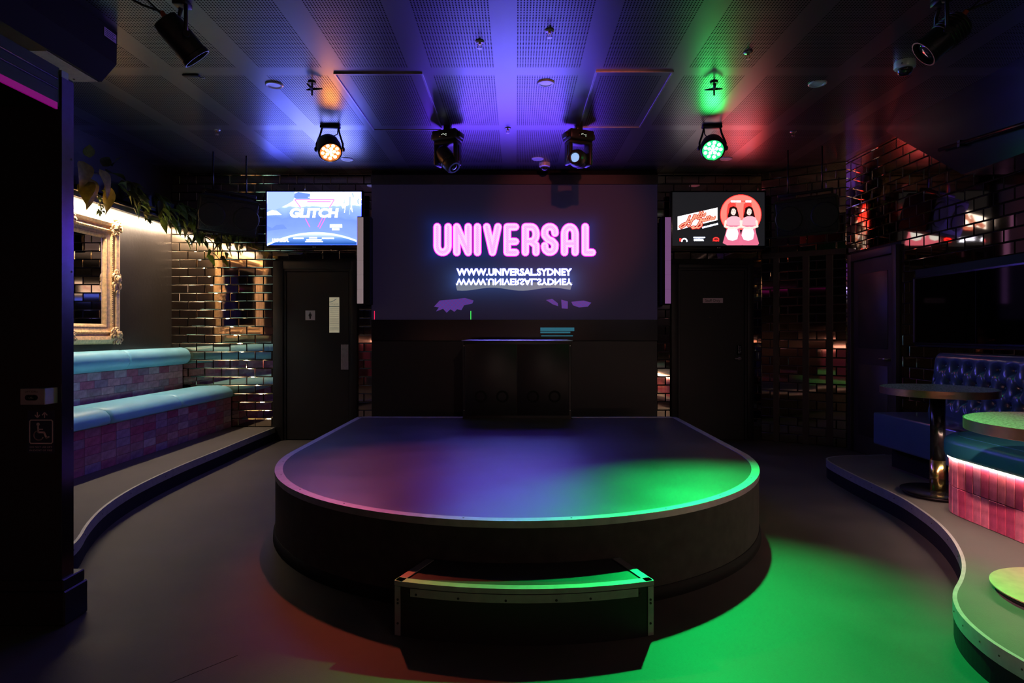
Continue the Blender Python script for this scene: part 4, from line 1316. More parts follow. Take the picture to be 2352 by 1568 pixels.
MB().tube([(-3.80, 5.47, 2.60), (-3.76, 5.49, 2.50), (-3.75, 5.51, 2.36)], .004, seg=5).build('stem', 'stem', fl)
for i in range(30):
    f = rnd.random()
    place_leaf(fl, tiny, 'leaf_pale', (-3.77 + rnd.uniform(-.01, .03), 5.48 + .03 * f + rnd.uniform(-.02, .02), 2.56 - .20 * f), (rnd.uniform(-.6, 1), rnd.uniform(-1, 1), rnd.uniform(-.8, .3)), rnd.random(), rnd.uniform(.7, 1.1))

# ------------------------------------------------------------------ hanging loudspeakers
def loudspeaker(label, c, yaw, pitch, roll):
    t = thing('hanging_loudspeaker', label, 'loudspeaker', (c[0], c[1], c[2]), 'loudspeakers hung from the ceiling')
    M = Matrix.Translation(c) @ Matrix.Rotation(yaw, 4, 'Z') @ Matrix.Rotation(pitch, 4, 'X') @ Matrix.Rotation(roll, 4, 'Y')
    wd, ht, dp = .30, .19, .17
    body = MB()
    prof_ = [(-wd, -dp), (wd, -dp), (wd * .82, dp), (-wd * .82, dp)]
    vs = [(x, y_, -ht) for x, y_ in prof_] + [(x, y_, ht) for x, y_ in prof_]
    bm = bmesh.new()
    bv_ = [bm.verts.new(v) for v in vs]
    for f in [(0, 3, 2, 1), (4, 5, 6, 7), (0, 1, 5, 4), (1, 2, 6, 5), (2, 3, 7, 6), (3, 0, 4, 7)]:
        bm.faces.new([bv_[i] for i in f])
    bmesh.ops.bevel(bm, geom=bm.edges[:], offset=.014, segments=2, affect='EDGES')
    bm.transform(M)
    bm.verts.index_update()
    body.add([v.co for v in bm.verts], [[v.index for v in f.verts] for f in bm.faces], True)
    bm.free()
    crease(body.build('cabinet', 'black_paint', t), 50)
    g = MB().rbox(-wd + .02, wd - .02, -dp - .012, -dp + .004, -ht + .02, ht - .02, r=.01, seg=2, M=M).build('grille', 'perforated_grille', t)
    for sx in (-.16, .17):
        MB().lathe([(.13, 0), (.12, .006), (.1, .002)], M @ Matrix.Translation((sx, -dp - .011, 0)) @ Matrix.Rotation(R(90), 4, 'X'), seg=28).build('cone_ring', 'mesh_grille', g)
    top_ = MB().rbox(-.26, .26, -.03, .03, ht + .03, ht + .06, r=.004, seg=1, M=M).build('fly_bar', 'black_paint', t)
    for sx in (-.25, .25):
        MB().box(sx - .012, sx + .012, -.02, .02, ht - .04, ht + .06, M=M).build('bracket_arm', 'black_paint', t)
    for sx in (-.16, .16):
        a = M @ Vector((sx, 0, ht + .05))
        MB().tube([a, (a.x, a.y, H - .001)], .008).build('drop_rod', 'black_gloss', t)
    return t
def grille_material():
    m = mat('perforated_grille', (0.014, 0.014, 0.018, 1), 0.35)
    nt = m.node_tree; b = nt.nodes['Principled BSDF']
    tc = nt.nodes.new('ShaderNodeTexCoord'); vo = nt.nodes.new('ShaderNodeTexVoronoi'); vo.inputs['Scale'].default_value = 90; vo.inputs['Randomness'].default_value = 0
    nt.links.new(tc.outputs['Object'], vo.inputs['Vector'])
    bp2 = nt.nodes.new('ShaderNodeBump'); bp2.inputs['Strength'].default_value = .8; bp2.inputs['Distance'].default_value = .004
    nt.links.new(vo.outputs['Distance'], bp2.inputs['Height']); nt.links.new(bp2.outputs['Normal'], b.inputs['Normal'])
grille_material()
loudspeaker('black loudspeaker hung above the left vine beside the bright television', (-3.10, 6.55, 2.545), R(28), R(16), R(4))
loudspeaker('black loudspeaker hung near the angled mirror-tiled corner', (3.02, 6.35, 2.50), R(-26), R(14), R(-3))

# ------------------------------------------------------------------ right: buttoned banquette
nv = thing('buttoned_banquette', 'navy leather banquette with a deep buttoned back by the side wall', 'bench', (3.35, 4.6, HP))
NY0, NY1 = 4.075, 5.15
MB().box(3.16, XR - .016, NY0, NY1 - .02, HP, .345).build('kick_plinth', 'black_matte', nv)
MB().rbox(3.012, 3.50, NY0, NY1, .345, .612, r=.016, seg=3).build('seat', 'navy_leather', nv)
MB().tube([(3.03, NY0 + .02, .607), (3.03, NY1 - .02, .607), (3.46, NY1 - .02, .607)], .006, seg=6).build('piping', 'navy_leather', nv)
Z0, Z1 = .60, 1.112
nu, nvn = 130, 64
btn = []
sp_y, sp_z = .140, .128
for r_ in range(4):
    z_ = 1.005 - r_ * sp_z
    for c_ in range(10):
        y_ = 5.02 - c_ * sp_y - (sp_y / 2 if r_ % 2 else 0)
        if NY0 + .03 < y_ < NY1 - .03 and z_ > Z0 + .03:
            btn.append((y_, z_))
def tuft(y_, z_):
    h_ = 1.0
    for by, bz in btn:
        d2_ = ((y_ - by) ** 2 + (z_ - bz) ** 2) / (.034 ** 2)
        if d2_ < 14:
            h_ -= .95 * math.exp(-d2_)
    # diamond creases
    q1 = ((y_ - 5.02) / sp_y + (z_ - 1.005) / (2 * sp_z)); q2 = ((y_ - 5.02) / sp_y - (z_ - 1.005) / (2 * sp_z))
    if z_ < 1.01 and z_ > .66:
        for q in (q1, q2):
            f = abs(q - round(q))
            h_ -= .22 * math.exp(-(f / .07) ** 2)
    return h_
vs, fs = [], []
for i in range(nu + 1):
    for j in range(nvn + 1):
        y_ = lerp(NY0, NY1, i / nu); z_ = lerp(Z0, Z1, j / nvn)
        t_ = (z_ - Z0) / (Z1 - Z0)
        x_ = lerp(3.475, 3.545, t_)
        e_ = min(1, min(y_ - NY0, NY1 - y_) / .05); e_ = math.sqrt(max(0, 1 - (1 - e_) ** 2))
        tt = min(1, (Z1 - z_) / .06); tt = math.sqrt(max(0, 1 - (1 - tt) ** 2))
        vs.append((x_ + .035 - .060 * e_ * tt * (0.25 + .75 * tuft(y_, z_)), y_, z_))
W_ = nvn + 1
for i in range(nu):
    for j in range(nvn):
        a = i * W_ + j
        fs.append((a, a + W_, a + W_ + 1, a + 1))
n0 = len(vs)
ring = [i * W_ for i in range(nu + 1)] + [nu * W_ + j for j in range(1, W_)] + [i * W_ + nvn for i in range(nu - 1, -1, -1)] + [j for j in range(nvn - 1, 0, -1)]
for k_ in ring:
    vs.append((XR - .03, vs[k_][1], vs[k_][2]))
for i in range(len(ring)):
    j = (i + 1) % len(ring)
    fs.append((ring[i], ring[j], n0 + j, n0 + i))
fs.append(tuple(n0 + i for i in range(len(ring))))
mb = MB(); mb.add(vs, fs, True)
bk_ = crease(mb.build('buttoned_back', 'navy_leather', nv), 60)
bm_ = MB(); bm_.lathe([(.011, 0), (.010, .004), (.005, .007), (.001, .0078)], seg=10)
btm = raw_mesh('button', bm_, 'navy_leather')
for by, bz in btn:
    t_ = (bz - Z0) / (Z1 - Z0)
    inst('button', btm, None, bk_, Matrix.Translation((lerp(3.475, 3.545, t_) + .014, by, bz)) @ Matrix.Rotation(R(-90), 4, 'Y'))

# ------------------------------------------------------------------ right: pink tiled bench with light under the cushion
emit('seat_led', (1.0, 0.70, 0.52), E_SEAT)
pb = thing('tiled_bench', 'round-ended bench with pink tiled front and lit green cushion', 'bench', (3.0, 3.0, HP))
PX, PXR, PYE, PR = 2.705, 3.36, 4.0, .30
path = [(PX, 1.3), (PX, 1.9), (PX, 2.5), (PX, 3.0), (PX, 3.4)] + [(PX + PR - PR * math.cos(R(a)), PYE - PR + PR * math.sin(R(a))) for a in range(0, 91, 6)] + [(PXR, PYE)]
cy_ = PYE - PR
poly = path + [(PXR, 1.3)]
MB().prism(poly, HP, .506).build('plinth', 'grout', pb)
pp_ = rightside(path, (3.1, 2.8))
# cushion: rings offset outward
rings = [(.0, .508), (.028, .512), (.044, .530), (.048, .560), (.044, .590), (.030, .615), (.005, .630), (-.05, .640), (-.12, .644)]
def offset_poly(off):
    out = []
    P = poly
    n = len(P)
    area = sum(P[i][0] * P[(i + 1) % n][1] - P[(i + 1) % n][0] * P[i][1] for i in range(n))
    sg = 1 if area > 0 else -1
    for i in range(n):
        a, b_, c = Vector(P[i - 1]), Vector(P[i]), Vector(P[(i + 1) % n])
        d1_, d2_ = (b_ - a).normalized(), (c - b_).normalized()
        n1 = Vector((d1_.y, -d1_.x)) * sg; n2 = Vector((d2_.y, -d2_.x)) * sg
        nn = (n1 + n2)
        nn = nn / max(.5, nn.dot(n1)) if nn.length > 1e-6 else n1
        q = b_ + nn * off
        out.append((q.x, q.y))
    return out
vs, fs = [], []
n = len(poly)
for off, z in rings:
    off = min(off, .036) if off > 0 else off
    vs += [(x, y_, z) for x, y_ in offset_poly(off)]
for i in range(len(rings) - 1):
    for k_ in range(n):
        k2 = (k_ + 1) % n
        fs.append((i * n + k_, i * n + k2, (i + 1) * n + k2, (i + 1) * n + k_))
fs.append(tuple(range(n))); fs.append(tuple((len(rings) - 1) * n + k_ for k_ in range(n)))
mb = MB(); mb.add(vs, fs, True); crease(mb.build('seat_cushion', 'green_leather', pb), 60)
seam_p = [(x, y_) for x, y_ in offset_poly(-.035)][:len(path)]
MB().tube([(x, y_, .638) for x, y_ in seam_p], .004, seg=5).build('piping', 'green_leather', pb)
MB().sweep(pp_, [(.010, .500), (.019, .500), (.019, .5055), (.010, .5055)]).build('light_strip', 'seat_led', pb)
# tiles: walk along the path
pts = [Vector(q) for q in path]
cum = [0]
for a, b_ in zip(pts[:-1], pts[1:]): cum.append(cum[-1] + (b_ - a).length)
def at_len(s_):
    for i in range(len(cum) - 1):
        if s_ <= cum[i + 1]:
            f = (s_ - cum[i]) / (cum[i + 1] - cum[i])
            return pts[i].lerp(pts[i + 1], f), (pts[i + 1] - pts[i]).normalized()
    return pts[-1], (pts[-1] - pts[-2]).normalized()
tw_, hh = .0605, (.498 - HP) / 2
pinkm = raw_mesh('glazed_tile', rect_tile(tw_ - .0035, hh - .0035, .010), 'glaze_pink_0')
nt2 = int(cum[-1] / tw_)
for i in range(nt2):
    p, d = at_len((i + .5) * tw_)
    n_ = Vector((-d.y, d.x))
    for r_ in range(2):
        Mr = Matrix((Vector((d.x, d.y, 0)) * -1, Vector((0, 0, 1)), Vector((n_.x, n_.y, 0)))).transposed().to_4x4()
        jit = Matrix.Rotation(random.gauss(0, R(.5)), 4, 'X') @ Matrix.Rotation(random.gauss(0, R(.5)), 4, 'Y')
        M = Matrix.Translation((p.x, p.y, HP + hh * (r_ + .5))) @ Mr @ jit
        inst('glazed_tile', pinkm, 'glaze_pink_%d' % random.randrange(6), pb, M)

# ------------------------------------------------------------------ round tables
def round_table(label, x, y, rt, rb, ztop=.90, base='black_gloss', lower='brass'):
    t = thing('pedestal_table', label, 'table', (x, y, HP), 'round pedestal tables')
    T = Matrix.Translation((x, y, 0))
    MB().lathe([(rt - .004, ztop - .045), (rt - .004, ztop - .002), (rt - .006, ztop)], T, seg=56).build('table_top', 'terrazzo', t)
    crease(MB().lathe([(rt - .003, ztop - .048), (rt, ztop - .047), (rt, ztop - .001), (rt - .003, ztop)], T, seg=56, cap0=False, cap1=False).build('metal_rim', 'copper_edge', t), 40)
    MB().lathe([(.12, ztop - .052), (.12, ztop - .046)], T, seg=28).build('mount_plate', 'black_paint', t)
    MB().lathe([(.045, .40), (.045, ztop - .05)], T, seg=28).build('column', 'black_gloss', t)
    MB().lathe([(.0475, HP + .034), (.0475, .402)], T, seg=28).build('brass_sleeve', lower, t)
    MB().lathe([(rb - .02, HP + .0005), (rb - .012, HP + .024)], T, seg=48).build('base_foot', 'black_paint', t)
    crease(MB().lathe([(rb - .004, HP + .024), (rb, HP + .027), (rb, HP + .031), (rb - .006, HP + .034), (.05, HP + .036)], T, seg=56).build('base_disc', base, t), 40)
    return t
round_table('round terrazzo table on a black and brass pedestal before the navy banquette', 2.914, 4.215, .347, .225)
t_ = round_table('round terrazzo table cut by the right edge of the picture', 2.345, 2.535, .395, .30, base='brass_disc')

# ------------------------------------------------------------------ ceiling fittings
def on_ceiling(x, y_, name, label, cat, group=None):
    return thing(name, label, cat, (x, y_, H), group)
DLS = [(-1.867, 4.70, 'unlit round downlight in the ceiling left of the orange spotlight streak'), (.226, 4.66, 'unlit round downlight between the two ceiling hatches'), (2.307, 4.67, 'unlit round downlight in the dark ceiling left of the big dome camera'),
       (-1.86, 6.70, 'unlit round downlight just behind the orange spotlight'), (.234, 6.68, 'unlit round downlight beside the small dome camera over the video wall'), (2.30, 6.68, 'unlit round downlight just behind the green spotlight')]
for x, y_, lb in DLS:
    t = on_ceiling(x, y_, 'downlight', lb, 'downlight', 'ceiling downlights')
    crease(MB().lathe([(.066, H - .0005), (.066, H - .006), (.060, H - .010), (.046, H - .008), (.044, H - .003)], Matrix.Translation((x, y_, 0)), seg=32, cap0=False, cap1=False).build('trim_ring', 'white_plastic', t), 40)
    MB().lathe([(.045, H - .005), (.044, H - .002)], Matrix.Translation((x, y_, 0)), seg=32).build('lens', 'frosted', t)
for (x0, x1, y0, y1, lb) in ((-1.345, -.69, 4.48, 5.73, 'square ceiling hatch with metal frame near the orange spotlight'), (.58, 1.15, 4.45, 5.66, 'square ceiling hatch with metal frame near the green spotlight')):
    t = on_ceiling((x0 + x1) / 2, (y0 + y1) / 2, 'ceiling_hatch', lb, 'ceiling hatch', 'ceiling access hatches')
    MB().box(x0 + .014, x1 - .014, y0 + .014, y1 - .014, H - .006, H - .0005).build('hatch_panel', 'hatch_board', t) if 'hatch_board' in MATS else MB().box(x0 + .014, x1 - .014, y0 + .014, y1 - .014, H - .004, H - .0005).build('hatch_panel', 'ceiling_board', t, org=(0, 0, 0)) 
    for a, b_, c, d in ((x0, x1, y0, y0 + .012), (x0, x1, y1 - .012, y1), (x0, x0 + .012, y0 + .012, y1 - .012), (x1 - .012, x1, y0 + .012, y1 - .012)):
        MB().box(a, b_, c, d, H - .010, H - .0005).build('hatch_frame', 'brushed_steel', t)
def fix_hatch():
    for o in bpy.data.objects:
        if o.name.startswith('hatch_panel') and o.parent is not None:
            o.location = -o.parent.location
fix_hatch()
SPK = [(-.08, 5.69, 'small sprinkler head on the ceiling between the moving heads'), (.21, 3.855, 'sprinkler head with orange glint near the top of the picture'), (-2.82, 5.74, 'chrome sprinkler head on the dark ceiling above the hanging left loudspeaker'), (2.63, 5.79, 'chrome sprinkler head on the dark ceiling right of the red glow'), (1.58, 4.155, 'small sprinkler head on the ceiling right of the green streak'), (-.24, 4.0, 'small sprinkler head in the blue glow left of the centre')]
for x, y_, lb in SPK:
    t = on_ceiling(x, y_, 'sprinkler_head', lb, 'sprinkler', 'ceiling sprinklers')
    T = Matrix.Translation((x, y_, 0))
    MB().lathe([(.030, H - .0005), (.028, H - .006), (.010, H - .008)], T, seg=20).build('escutcheon', 'brushed_steel', t)
    MB().lathe([(.009, H - .008), (.009, H - .022)], T, seg=10).build('nozzle', 'brass', t)
    for s_ in (-1, 1):
        MB().tube([(x + s_ * .009, y_, H - .02), (x + s_ * .014, y_, H - .034), (x, y_, H - .046)], .0022, seg=5).build('frame_arm', 'brass', t)
    MB().lathe([(.016, H - .048), (.016, H - .046)], T, seg=12).build('deflector', 'brushed_steel', t)
for x, y_, lb in ((-1.56, 4.655, 'black star-shaped rigging bracket left of the orange glow'), (1.51, 4.655, 'black star-shaped rigging bracket in the green glow')):
    t = on_ceiling(x, y_, 'rigging_bracket', lb, 'bracket', 'ceiling rigging brackets')
    T = Matrix.Translation((x, y_, 0))
    MB().lathe([(.03, H - .0005), (.03, H - .008)], T, seg=16).build('plate', 'black_paint', t)
    MB().tube([(x, y_, H - .006), (x, y_, H - .10)], .007).build('hanger_rod', 'black_paint', t)
    for a in (20, 140, 260):
        MB().tube([(x, y_, H - .05), (x + .075 * math.cos(R(a)), y_ + .075 * math.sin(R(a)), H - .05 + .012)], [.012, .005]).build('prong', 'black_paint', t)
for x, y_, s, lb in ((2.74, 4.30, 1.0, 'white dome security camera on the dark ceiling at the right'), (.318, 6.86, .92, 'small white dome security camera over the video wall')):
    t = on_ceiling(x, y_, 'dome_camera', lb, 'security camera', 'dome cameras')
    T = Matrix.Translation((x, y_, 0)) @ Matrix.Translation((0, 0, H)) @ Matrix.Scale(s, 4)
    crease(MB().lathe([(.068, -.0006), (.069, -.035), (.066, -.046), (.052, -.052)], T, seg=32, cap1=False).build('housing', 'white_plastic', t), 40)
    MB().lathe([(.052, -.050), (.050, -.066), (.040, -.085), (.022, -.096), (.002, -.099)], T, seg=28).build('dome', 'smoke_dome', t)
    MB().lathe([(.004, 0), (.004, .006)], T @ Matrix.Translation((-.05, -.045, -.03)) @ Matrix.Rotation(R(90), 4, 'X'), seg=8).build('screw', 'screw_dark', t)

# LED par cans
def par_can(label, x, y_, z, aim, glow, ring, power, spot_col, cone, blend, cable_side):
    t = on_ceiling(x, y_, 'par_light', label, 'stage light', 'led par lights')
    c = Vector((x, y_, z)); d = (Vector(aim) - c).normalized()
    M = Matrix.Translation(c) @ frame_to(d)
    rr = .108
    crease(MB().lathe([(.03, -.135), (.075, -.13), (rr - .012, -.10), (rr, -.04), (rr, .045), (rr - .006, .052), (rr - .014, .052), (rr - .016, .040)], M, seg=36, cap1=False).build('can', 'par_black', t), 35)
    MB().lathe([(rr - .016, .036), (rr - .016, .040)], M, seg=36).build('lens_plate', ring, t)
    em = MB(); em.lathe([(.0155, 0), (.0145, .004), (.008, .007), (.001, .008)], seg=12)
    lm = raw_mesh('led_lens', em, glow)
    pos = [(0, 0)] + [(.034 * math.cos(R(a)), .034 * math.sin(R(a))) for a in range(15, 375, 72)] + [(.068 * math.cos(R(a)), .068 * math.sin(R(a))) for a in range(0, 360, 40)]
    for u, v in pos:
        inst('led_lens', lm, None, t, M @ Matrix.Translation((u, v, .0402)))
    # yoke across the can, hung from the ceiling plate
    side = Vector((1, 0, 0))
    for s_ in (-1, 1):
        a = c + side * s_ * (rr + .012)
        top_ = Vector((x + s_ * .075, y_ + .02, H - .02))
        MB().tube([a, a + Vector((0, .004, .05)), a.lerp(top_, .7), top_], [.010, .010, .009, .009], seg=6).build('yoke_arm', 'par_black', t)
        MB().lathe([(.022, 0), (.020, .014), (.010, .018)], Matrix.Translation(a) @ Matrix.Rotation(R(90) * s_, 4, 'Y'), seg=14).build('knob', 'par_black', t)
    MB().rbox(x - .09, x + .09, y_ - .005, y_ + .045, H - .026, H - .001, r=.004, seg=1).build('yoke_plate', 'par_black', t)
    b0 = M @ Vector((0, .02, -.13))
    MB().tube([b0, b0 + Vector((.02 * cable_side, .06, .04)), Vector((x + .04 * cable_side, y_ + .11, H - .05)), Vector((x + .06 * cable_side, y_ + .06, H - .012))], .005, seg=6).build('cable', 'cable_rubber', t)
    L_ = bpy.data.lights.new('par_beam', 'SPOT')
    L_.energy = power; L_.color = spot_col; L_.spot_size = R(cone); L_.spot_blend = blend; L_.shadow_soft_size = .05
    lo = bpy.data.objects.new('par_beam', L_); C.objects.link(lo)
    lo.parent = t
    lo.matrix_basis = Matrix.Translation(c + d * .075 - Vector(t.location)) @ d.to_track_quat('-Z', 'Y').to_matrix().to_4x4()
    return t
emit('glow_green', (0.05, 1.0, 0.17), 90.0)
emit('glow_amber', (1.0, 0.30, 0.07), 60.0)
emit('ring_green', (0.02, 0.75, 0.16), 2.0)
emit('ring_amber', (1.0, 0.22, 0.05), 1.2)
par_can('glowing orange par light hung left of the stage', -1.716, 5.60, 2.965, (-.60, 3.75, .42), 'glow_amber', 'ring_amber', P_AMBER, (1.0, .13, .06), 42, .85, 1)
par_can('glowing green par light hung right of the stage', 1.804, 5.60, 2.975, (.82, 1.95, .0), 'glow_green', 'ring_green', P_GREEN, (.004, 1.0, .16), 46, .85, -1)

# moving heads
emit('display_dot', (0.8, 0.9, 0.7), 1.6)
emit('head_lens', (0.35, 0.55, 0.95), 1.0)
def moving_head(label, x, y_, yaw, head_dir, lit):
    t = on_ceiling(x, y_, 'moving_head_light', label, 'stage light', 'moving head lights')
    Rm = Matrix.Translation((x, y_, H)) @ Matrix.Rotation(yaw, 4, 'Z')
    MB().rbox(-.03, .03, -.03, .03, -.05, -.0006, r=.004, seg=1, M=Rm).build('clamp', 'par_black', t)
    base = MB().rbox(-.125, .125, -.085, .085, -.145, -.05, r=.018, seg=2, M=Rm).build('base', 'par_black', t)
    MB().rbox(-.04, .04, -.0865, -.08, -.12, -.085, r=.002, seg=1, M=Rm).build('display', 'black_gloss', base)
    for u, v in ((-.012, -.1), (.0, -.095), (.012, -.102), (.03, -.1), (.03, -.112)):
        MB().lathe([(.0035, 0), (.003, .002)], Rm @ Matrix.Translation((u, -.087, v)) @ Matrix.Rotation(R(90), 4, 'X'), seg=6).build('display_dot', 'display_dot', base)
    for s_ in (-1, 1):
        MB().rbox(s_ * .135 - .014, s_ * .135 + .014, -.05, .05, -.125, -.075, r=.008, seg=2, M=Rm).build('carry_handle', 'par_black', base)
    yk = MB().rbox(-.118, .118, -.06, .06, -.178, -.146, r=.010, seg=2, M=Rm).build('yoke', 'par_black', t)
    for s_ in (-1, 1):
        MB().rbox(s_ * .102 - .017, s_ * .102 + .017, -.058, .058, -.365, -.16, r=.012, seg=2, M=Rm).build('yoke_arm', 'par_black', yk)
        MB().rbox(s_ * .120 - .003, s_ * .120 + .003, -.012, .012, -.34, -.19, r=.002, seg=1, M=Rm).build('arm_rib', 'par_black', yk)
    hc = Rm @ Vector((0, 0, -.305))
    Mh = Matrix.Translation(hc) @ frame_to(head_dir)
    hd = crease(MB().lathe([(.050, -.125), (.070, -.105), (.080, -.03), (.080, .06), (.072, .105), (.062, .122), (.045, .122), (.040, .110)], Mh, seg=30, cap1=False).build('head', 'par_black', t), 35)
    MB().lathe([(.041, .108), (.037, .116), (.020, .122), (.001, .124)], Mh, seg=24).build('lens', 'head_lens' if lit else 'smoke_dome', hd)
    MB().lathe([(.0795, .03), (.083, .032), (.083, .046), (.0795, .048)], Mh, seg=30, cap0=False, cap1=False).build('head_band', 'par_black', hd)
    return t
moving_head('black moving head light hanging left of the centre of the stage', -.636, 5.64, R(-22), (.55, -.35, -.75), False)
moving_head('black moving head light hanging right of the centre of the stage', .575, 5.64, R(22), (-.42, -1.0, -.12), True)

# dark lights at the front corners
def front_light(label, x, y_, head_dir, plug, finned):
    t = on_ceiling(x, y_, 'yoke_spotlight', label, 'stage light', 'unlit front spotlights')
    MB().rbox(x - .04, x + .04, y_ - .04, y_ + .04, H - .03, H - .0006, r=.004, seg=1).build('clamp', 'par_black', t)
    c = Vector((x, y_, H - .225)); d = Vector(head_dir).normalized()
    M = Matrix.Translation(c) @ frame_to(d) @ Matrix.Scale(.86, 4)
    sd_ = (M.to_3x3() @ Vector((1, 0, 0))).normalized()
    for s_ in (-1, 1):
        a = c + sd_ * s_ * .105
        MB().tube([Vector((x, y_, H - .03)) + sd_ * s_ * .04, Vector((x, y_, H - .06)) + sd_ * s_ * .10, a], .011, seg=6).build('yoke_arm', 'par_black', t)
        MB().lathe([(.02, 0), (.018, .012)], Matrix.Translation(a) @ frame_to(sd_ * s_), seg=12).build('knob', 'par_black', t)
    b = crease(MB().lathe([(.04, -.16), (.082, -.15), (.09, -.10), (.09, .10), (.097, .105), (.097, .135), (.088, .135), (.086, .11)], M, seg=28, cap1=False).build('can', 'par_black', t), 35)
    MB().lathe([(.086, .108), (.05, .118), (.001, .122)], M, seg=24).build('lens', 'smoke_dome', b)
    if finned:
        for q in range(6):
            z = -.13 + q * .022
            MB().lathe([(.088, z), (.099, z + .002), (.099, z + .006), (.088, z + .008)], M, seg=24, cap0=False, cap1=False).build('cooling_fin', 'par_black', b)
    e0 = M @ Vector((.02, .02, -.16))
    e1 = M @ Vector((.03, .03, -.20))
    MB().tube([e0, e1], .014, seg=8).build('plug', 'orange_plug' if plug else 'par_black', t)
    s_ = -1 if x < 0 else 1
    MB().tube([e1, e1 + Vector((s_ * .10, -.02, .03)), e1 + Vector((s_ * .24, -.10, .09)), Vector((x + s_ * .42, y_ - .10, H - .05)), Vector((x + s_ * .34, y_ - .20, H - .005))], .007, seg=6).build('power_cable', 'cable_rubber', t)
    MB().tube([e0, e0 + Vector((s_ * .12, -.06, .12)), Vector((x + s_ * .30, y_ - .18, H - .06)), Vector((x + s_ * .36, y_ - .22, H - .005))], .006, seg=6).build('signal_cable', 'cable_rubber', t)
    return t
front_light('unlit black spotlight with looping cables near the dark overhead box', -1.93, 3.52, (.55, .45, -.75), True, False)
front_light('unlit finned black spotlight with orange plug at the upper right', 2.44, 3.50, (-.70, .25, -.62), True, True)
nb = on_ceiling(-2.41, 4.52, 'ceiling_clip', 'small black clip plate on the ceiling below the unlit left spotlight', 'bracket')
MB().rbox(-2.47, -2.35, 4.50, 4.54, H - .012, H - .0006, r=.003, seg=1).build('plate', 'black_paint', nb)
MB().tube([(-2.36, 4.52, H - .01), (-2.33, 4.52, H - .025), (-2.31, 4.52, H - .02)], .004, seg=6).build('hook', 'brushed_steel', nb)
# red lit front fixture over the viewer throws the warm patch on the video wall
def wash(label, x, y_, z, aim, power, col, cone, gl):
    t = on_ceiling(x, y_, 'wash_light', label, 'stage light')
    c = Vector((x, y_, z)); d = (Vector(aim) - c).normalized(); M = Matrix.Translation(c) @ frame_to(d)
    MB().lathe([(.03, -.12), (.07, -.11), (.08, .03), (.074, .04), (.07, .03)], M, seg=28, cap1=False).build('can', 'par_black', t)
    MB().lathe([(.068, .024), (.066, .028)], M, seg=28).build('lens', gl, t)
    MB().tube([(x, y_, z + .06), (x, y_, H - .001)], .012, seg=8).build('hanger', 'par_black', t)
    L_ = bpy.data.lights.new('wash_beam', 'SPOT'); L_.energy = power; L_.color = col; L_.spot_size = R(cone); L_.spot_blend = .7; L_.shadow_soft_size = .05
    lo = bpy.data.objects.new('wash_beam', L_); C.objects.link(lo); lo.parent = t
    lo.matrix_basis = Matrix.Translation(c + d * .06 - Vector(t.location)) @ d.to_track_quat('-Z', 'Y').to_matrix().to_4x4()
emit('glow_red', (1.0, .15, .10), 3.0)
emit('glow_rose', (1.0, .45, .42), 3.0)
wash('rose wash light behind the viewer aimed at the right platform', -.9, -1.2, 3.0, (2.75, 2.75, .30), P_PINK, (1.0, .46, .44), 19, 'glow_rose')
wash('red wash light over the viewer aimed at the video wall', .60, -.3, 3.05, (.62, 7.1, 2.55), P_FRONT, (1.0, .16, .14), 17, 'glow_red')

# ------------------------------------------------------------------ lift doorway at the left edge
lf = thing('lift_doorway', 'black lift doorway jamb with overhead track at the left edge', 'lift doorway', (-2.3, 2.7, 0))
jx = -1.985
MB().box(-2.8, jx - .004, 2.66, 2.735, 0, 2.405).build('jamb', 'black_paint', lf)
MB().box(jx - .004, jx, 2.662, 2.733, 0.0, 2.395).build('side_plate', 'dark_steel', lf)
MB().rbox(-2.8, jx + .018, 2.652, 2.80, 0, .15, r=.006, seg=1, smooth=False).build('base_skirting', 'black_paint', lf)
MB().rbox(-2.8, jx + .010, 2.656, 2.79, .15, .20, r=.004, seg=1, smooth=False).build('base_moulding', 'black_paint', lf)
MB().box(jx - .02, jx + .001, 2.66, 2.70, 2.395, 2.425).build('end_cap', 'aluminium', lf)
hd = MB().box(-2.4, jx - .006, .6, 2.655, 2.262, 2.43).build('header_track', 'black_paint', lf)
emit('neon_magenta', (0.16, 0.0, 0.11), 1.0)
MB().box(jx - .010, jx - .002, .6, 2.64, 2.246, 2.275).build('neon_line', 'neon_magenta', hd)
for z in (2.335, 2.378):
    MB().tube([(jx - .004, .6, z), (jx - .004, 2.64, z)], .005, seg=6).build('track_rail', 'black_gloss', hd)
for z in (.85, 1.55, 2.05):
    MB().lathe([(.005, 0), (.004, .002)], Matrix.Translation((jx, 2.72, z)) @ Matrix.Rotation(R(90), 4, 'Y'), seg=8).build('screw', 'screw_dark', lf)
LF = Face((0, 2.66, 0))
kl = 1400 / 2.66
lu = lambda x: (x - 1186) / kl
lv = lambda y_: CAMH - (y_ - 765) / kl
cb = thing('lift_call_box', 'small metal lift call box on the black jamb', 'call box', (-2.05, 2.66, .97))
cbx = MB().rbox(-2.105, -2.000, 2.585, 2.6595, .972, 1.042, r=.002, seg=1, smooth=False).build('box', 'call_metal' if 'call_metal' in MATS else 'aluminium', cb)
CF = Face((0, 2.585, 0))
mb = MB()
CF.stroke(mb, [(-2.072, 1.003), (-2.040, 1.003)], .024, d=.002)
bt = mb.build('call_button', 'black_gloss', cb)
CF.text('LIFT CALL', -2.055, 1.025, .007, 'sign_black', cb, 'lettering', d=.0012, width=.056)
CF.text('CALL', -2.056, .9995, .007, 'paper_grey', bt, 'button_lettering', d=.0028, width=.022)
sg = thing('lift_sign', 'small wheelchair lift sign with arrows under the call box', 'sign', (-2.07, 2.66, .75))
mb = MB(); LF.rect(mb, lu(64), lu(126), lv(1040), lv(943), d=.0012); mb.build('plate', 'sign_blue', sg)
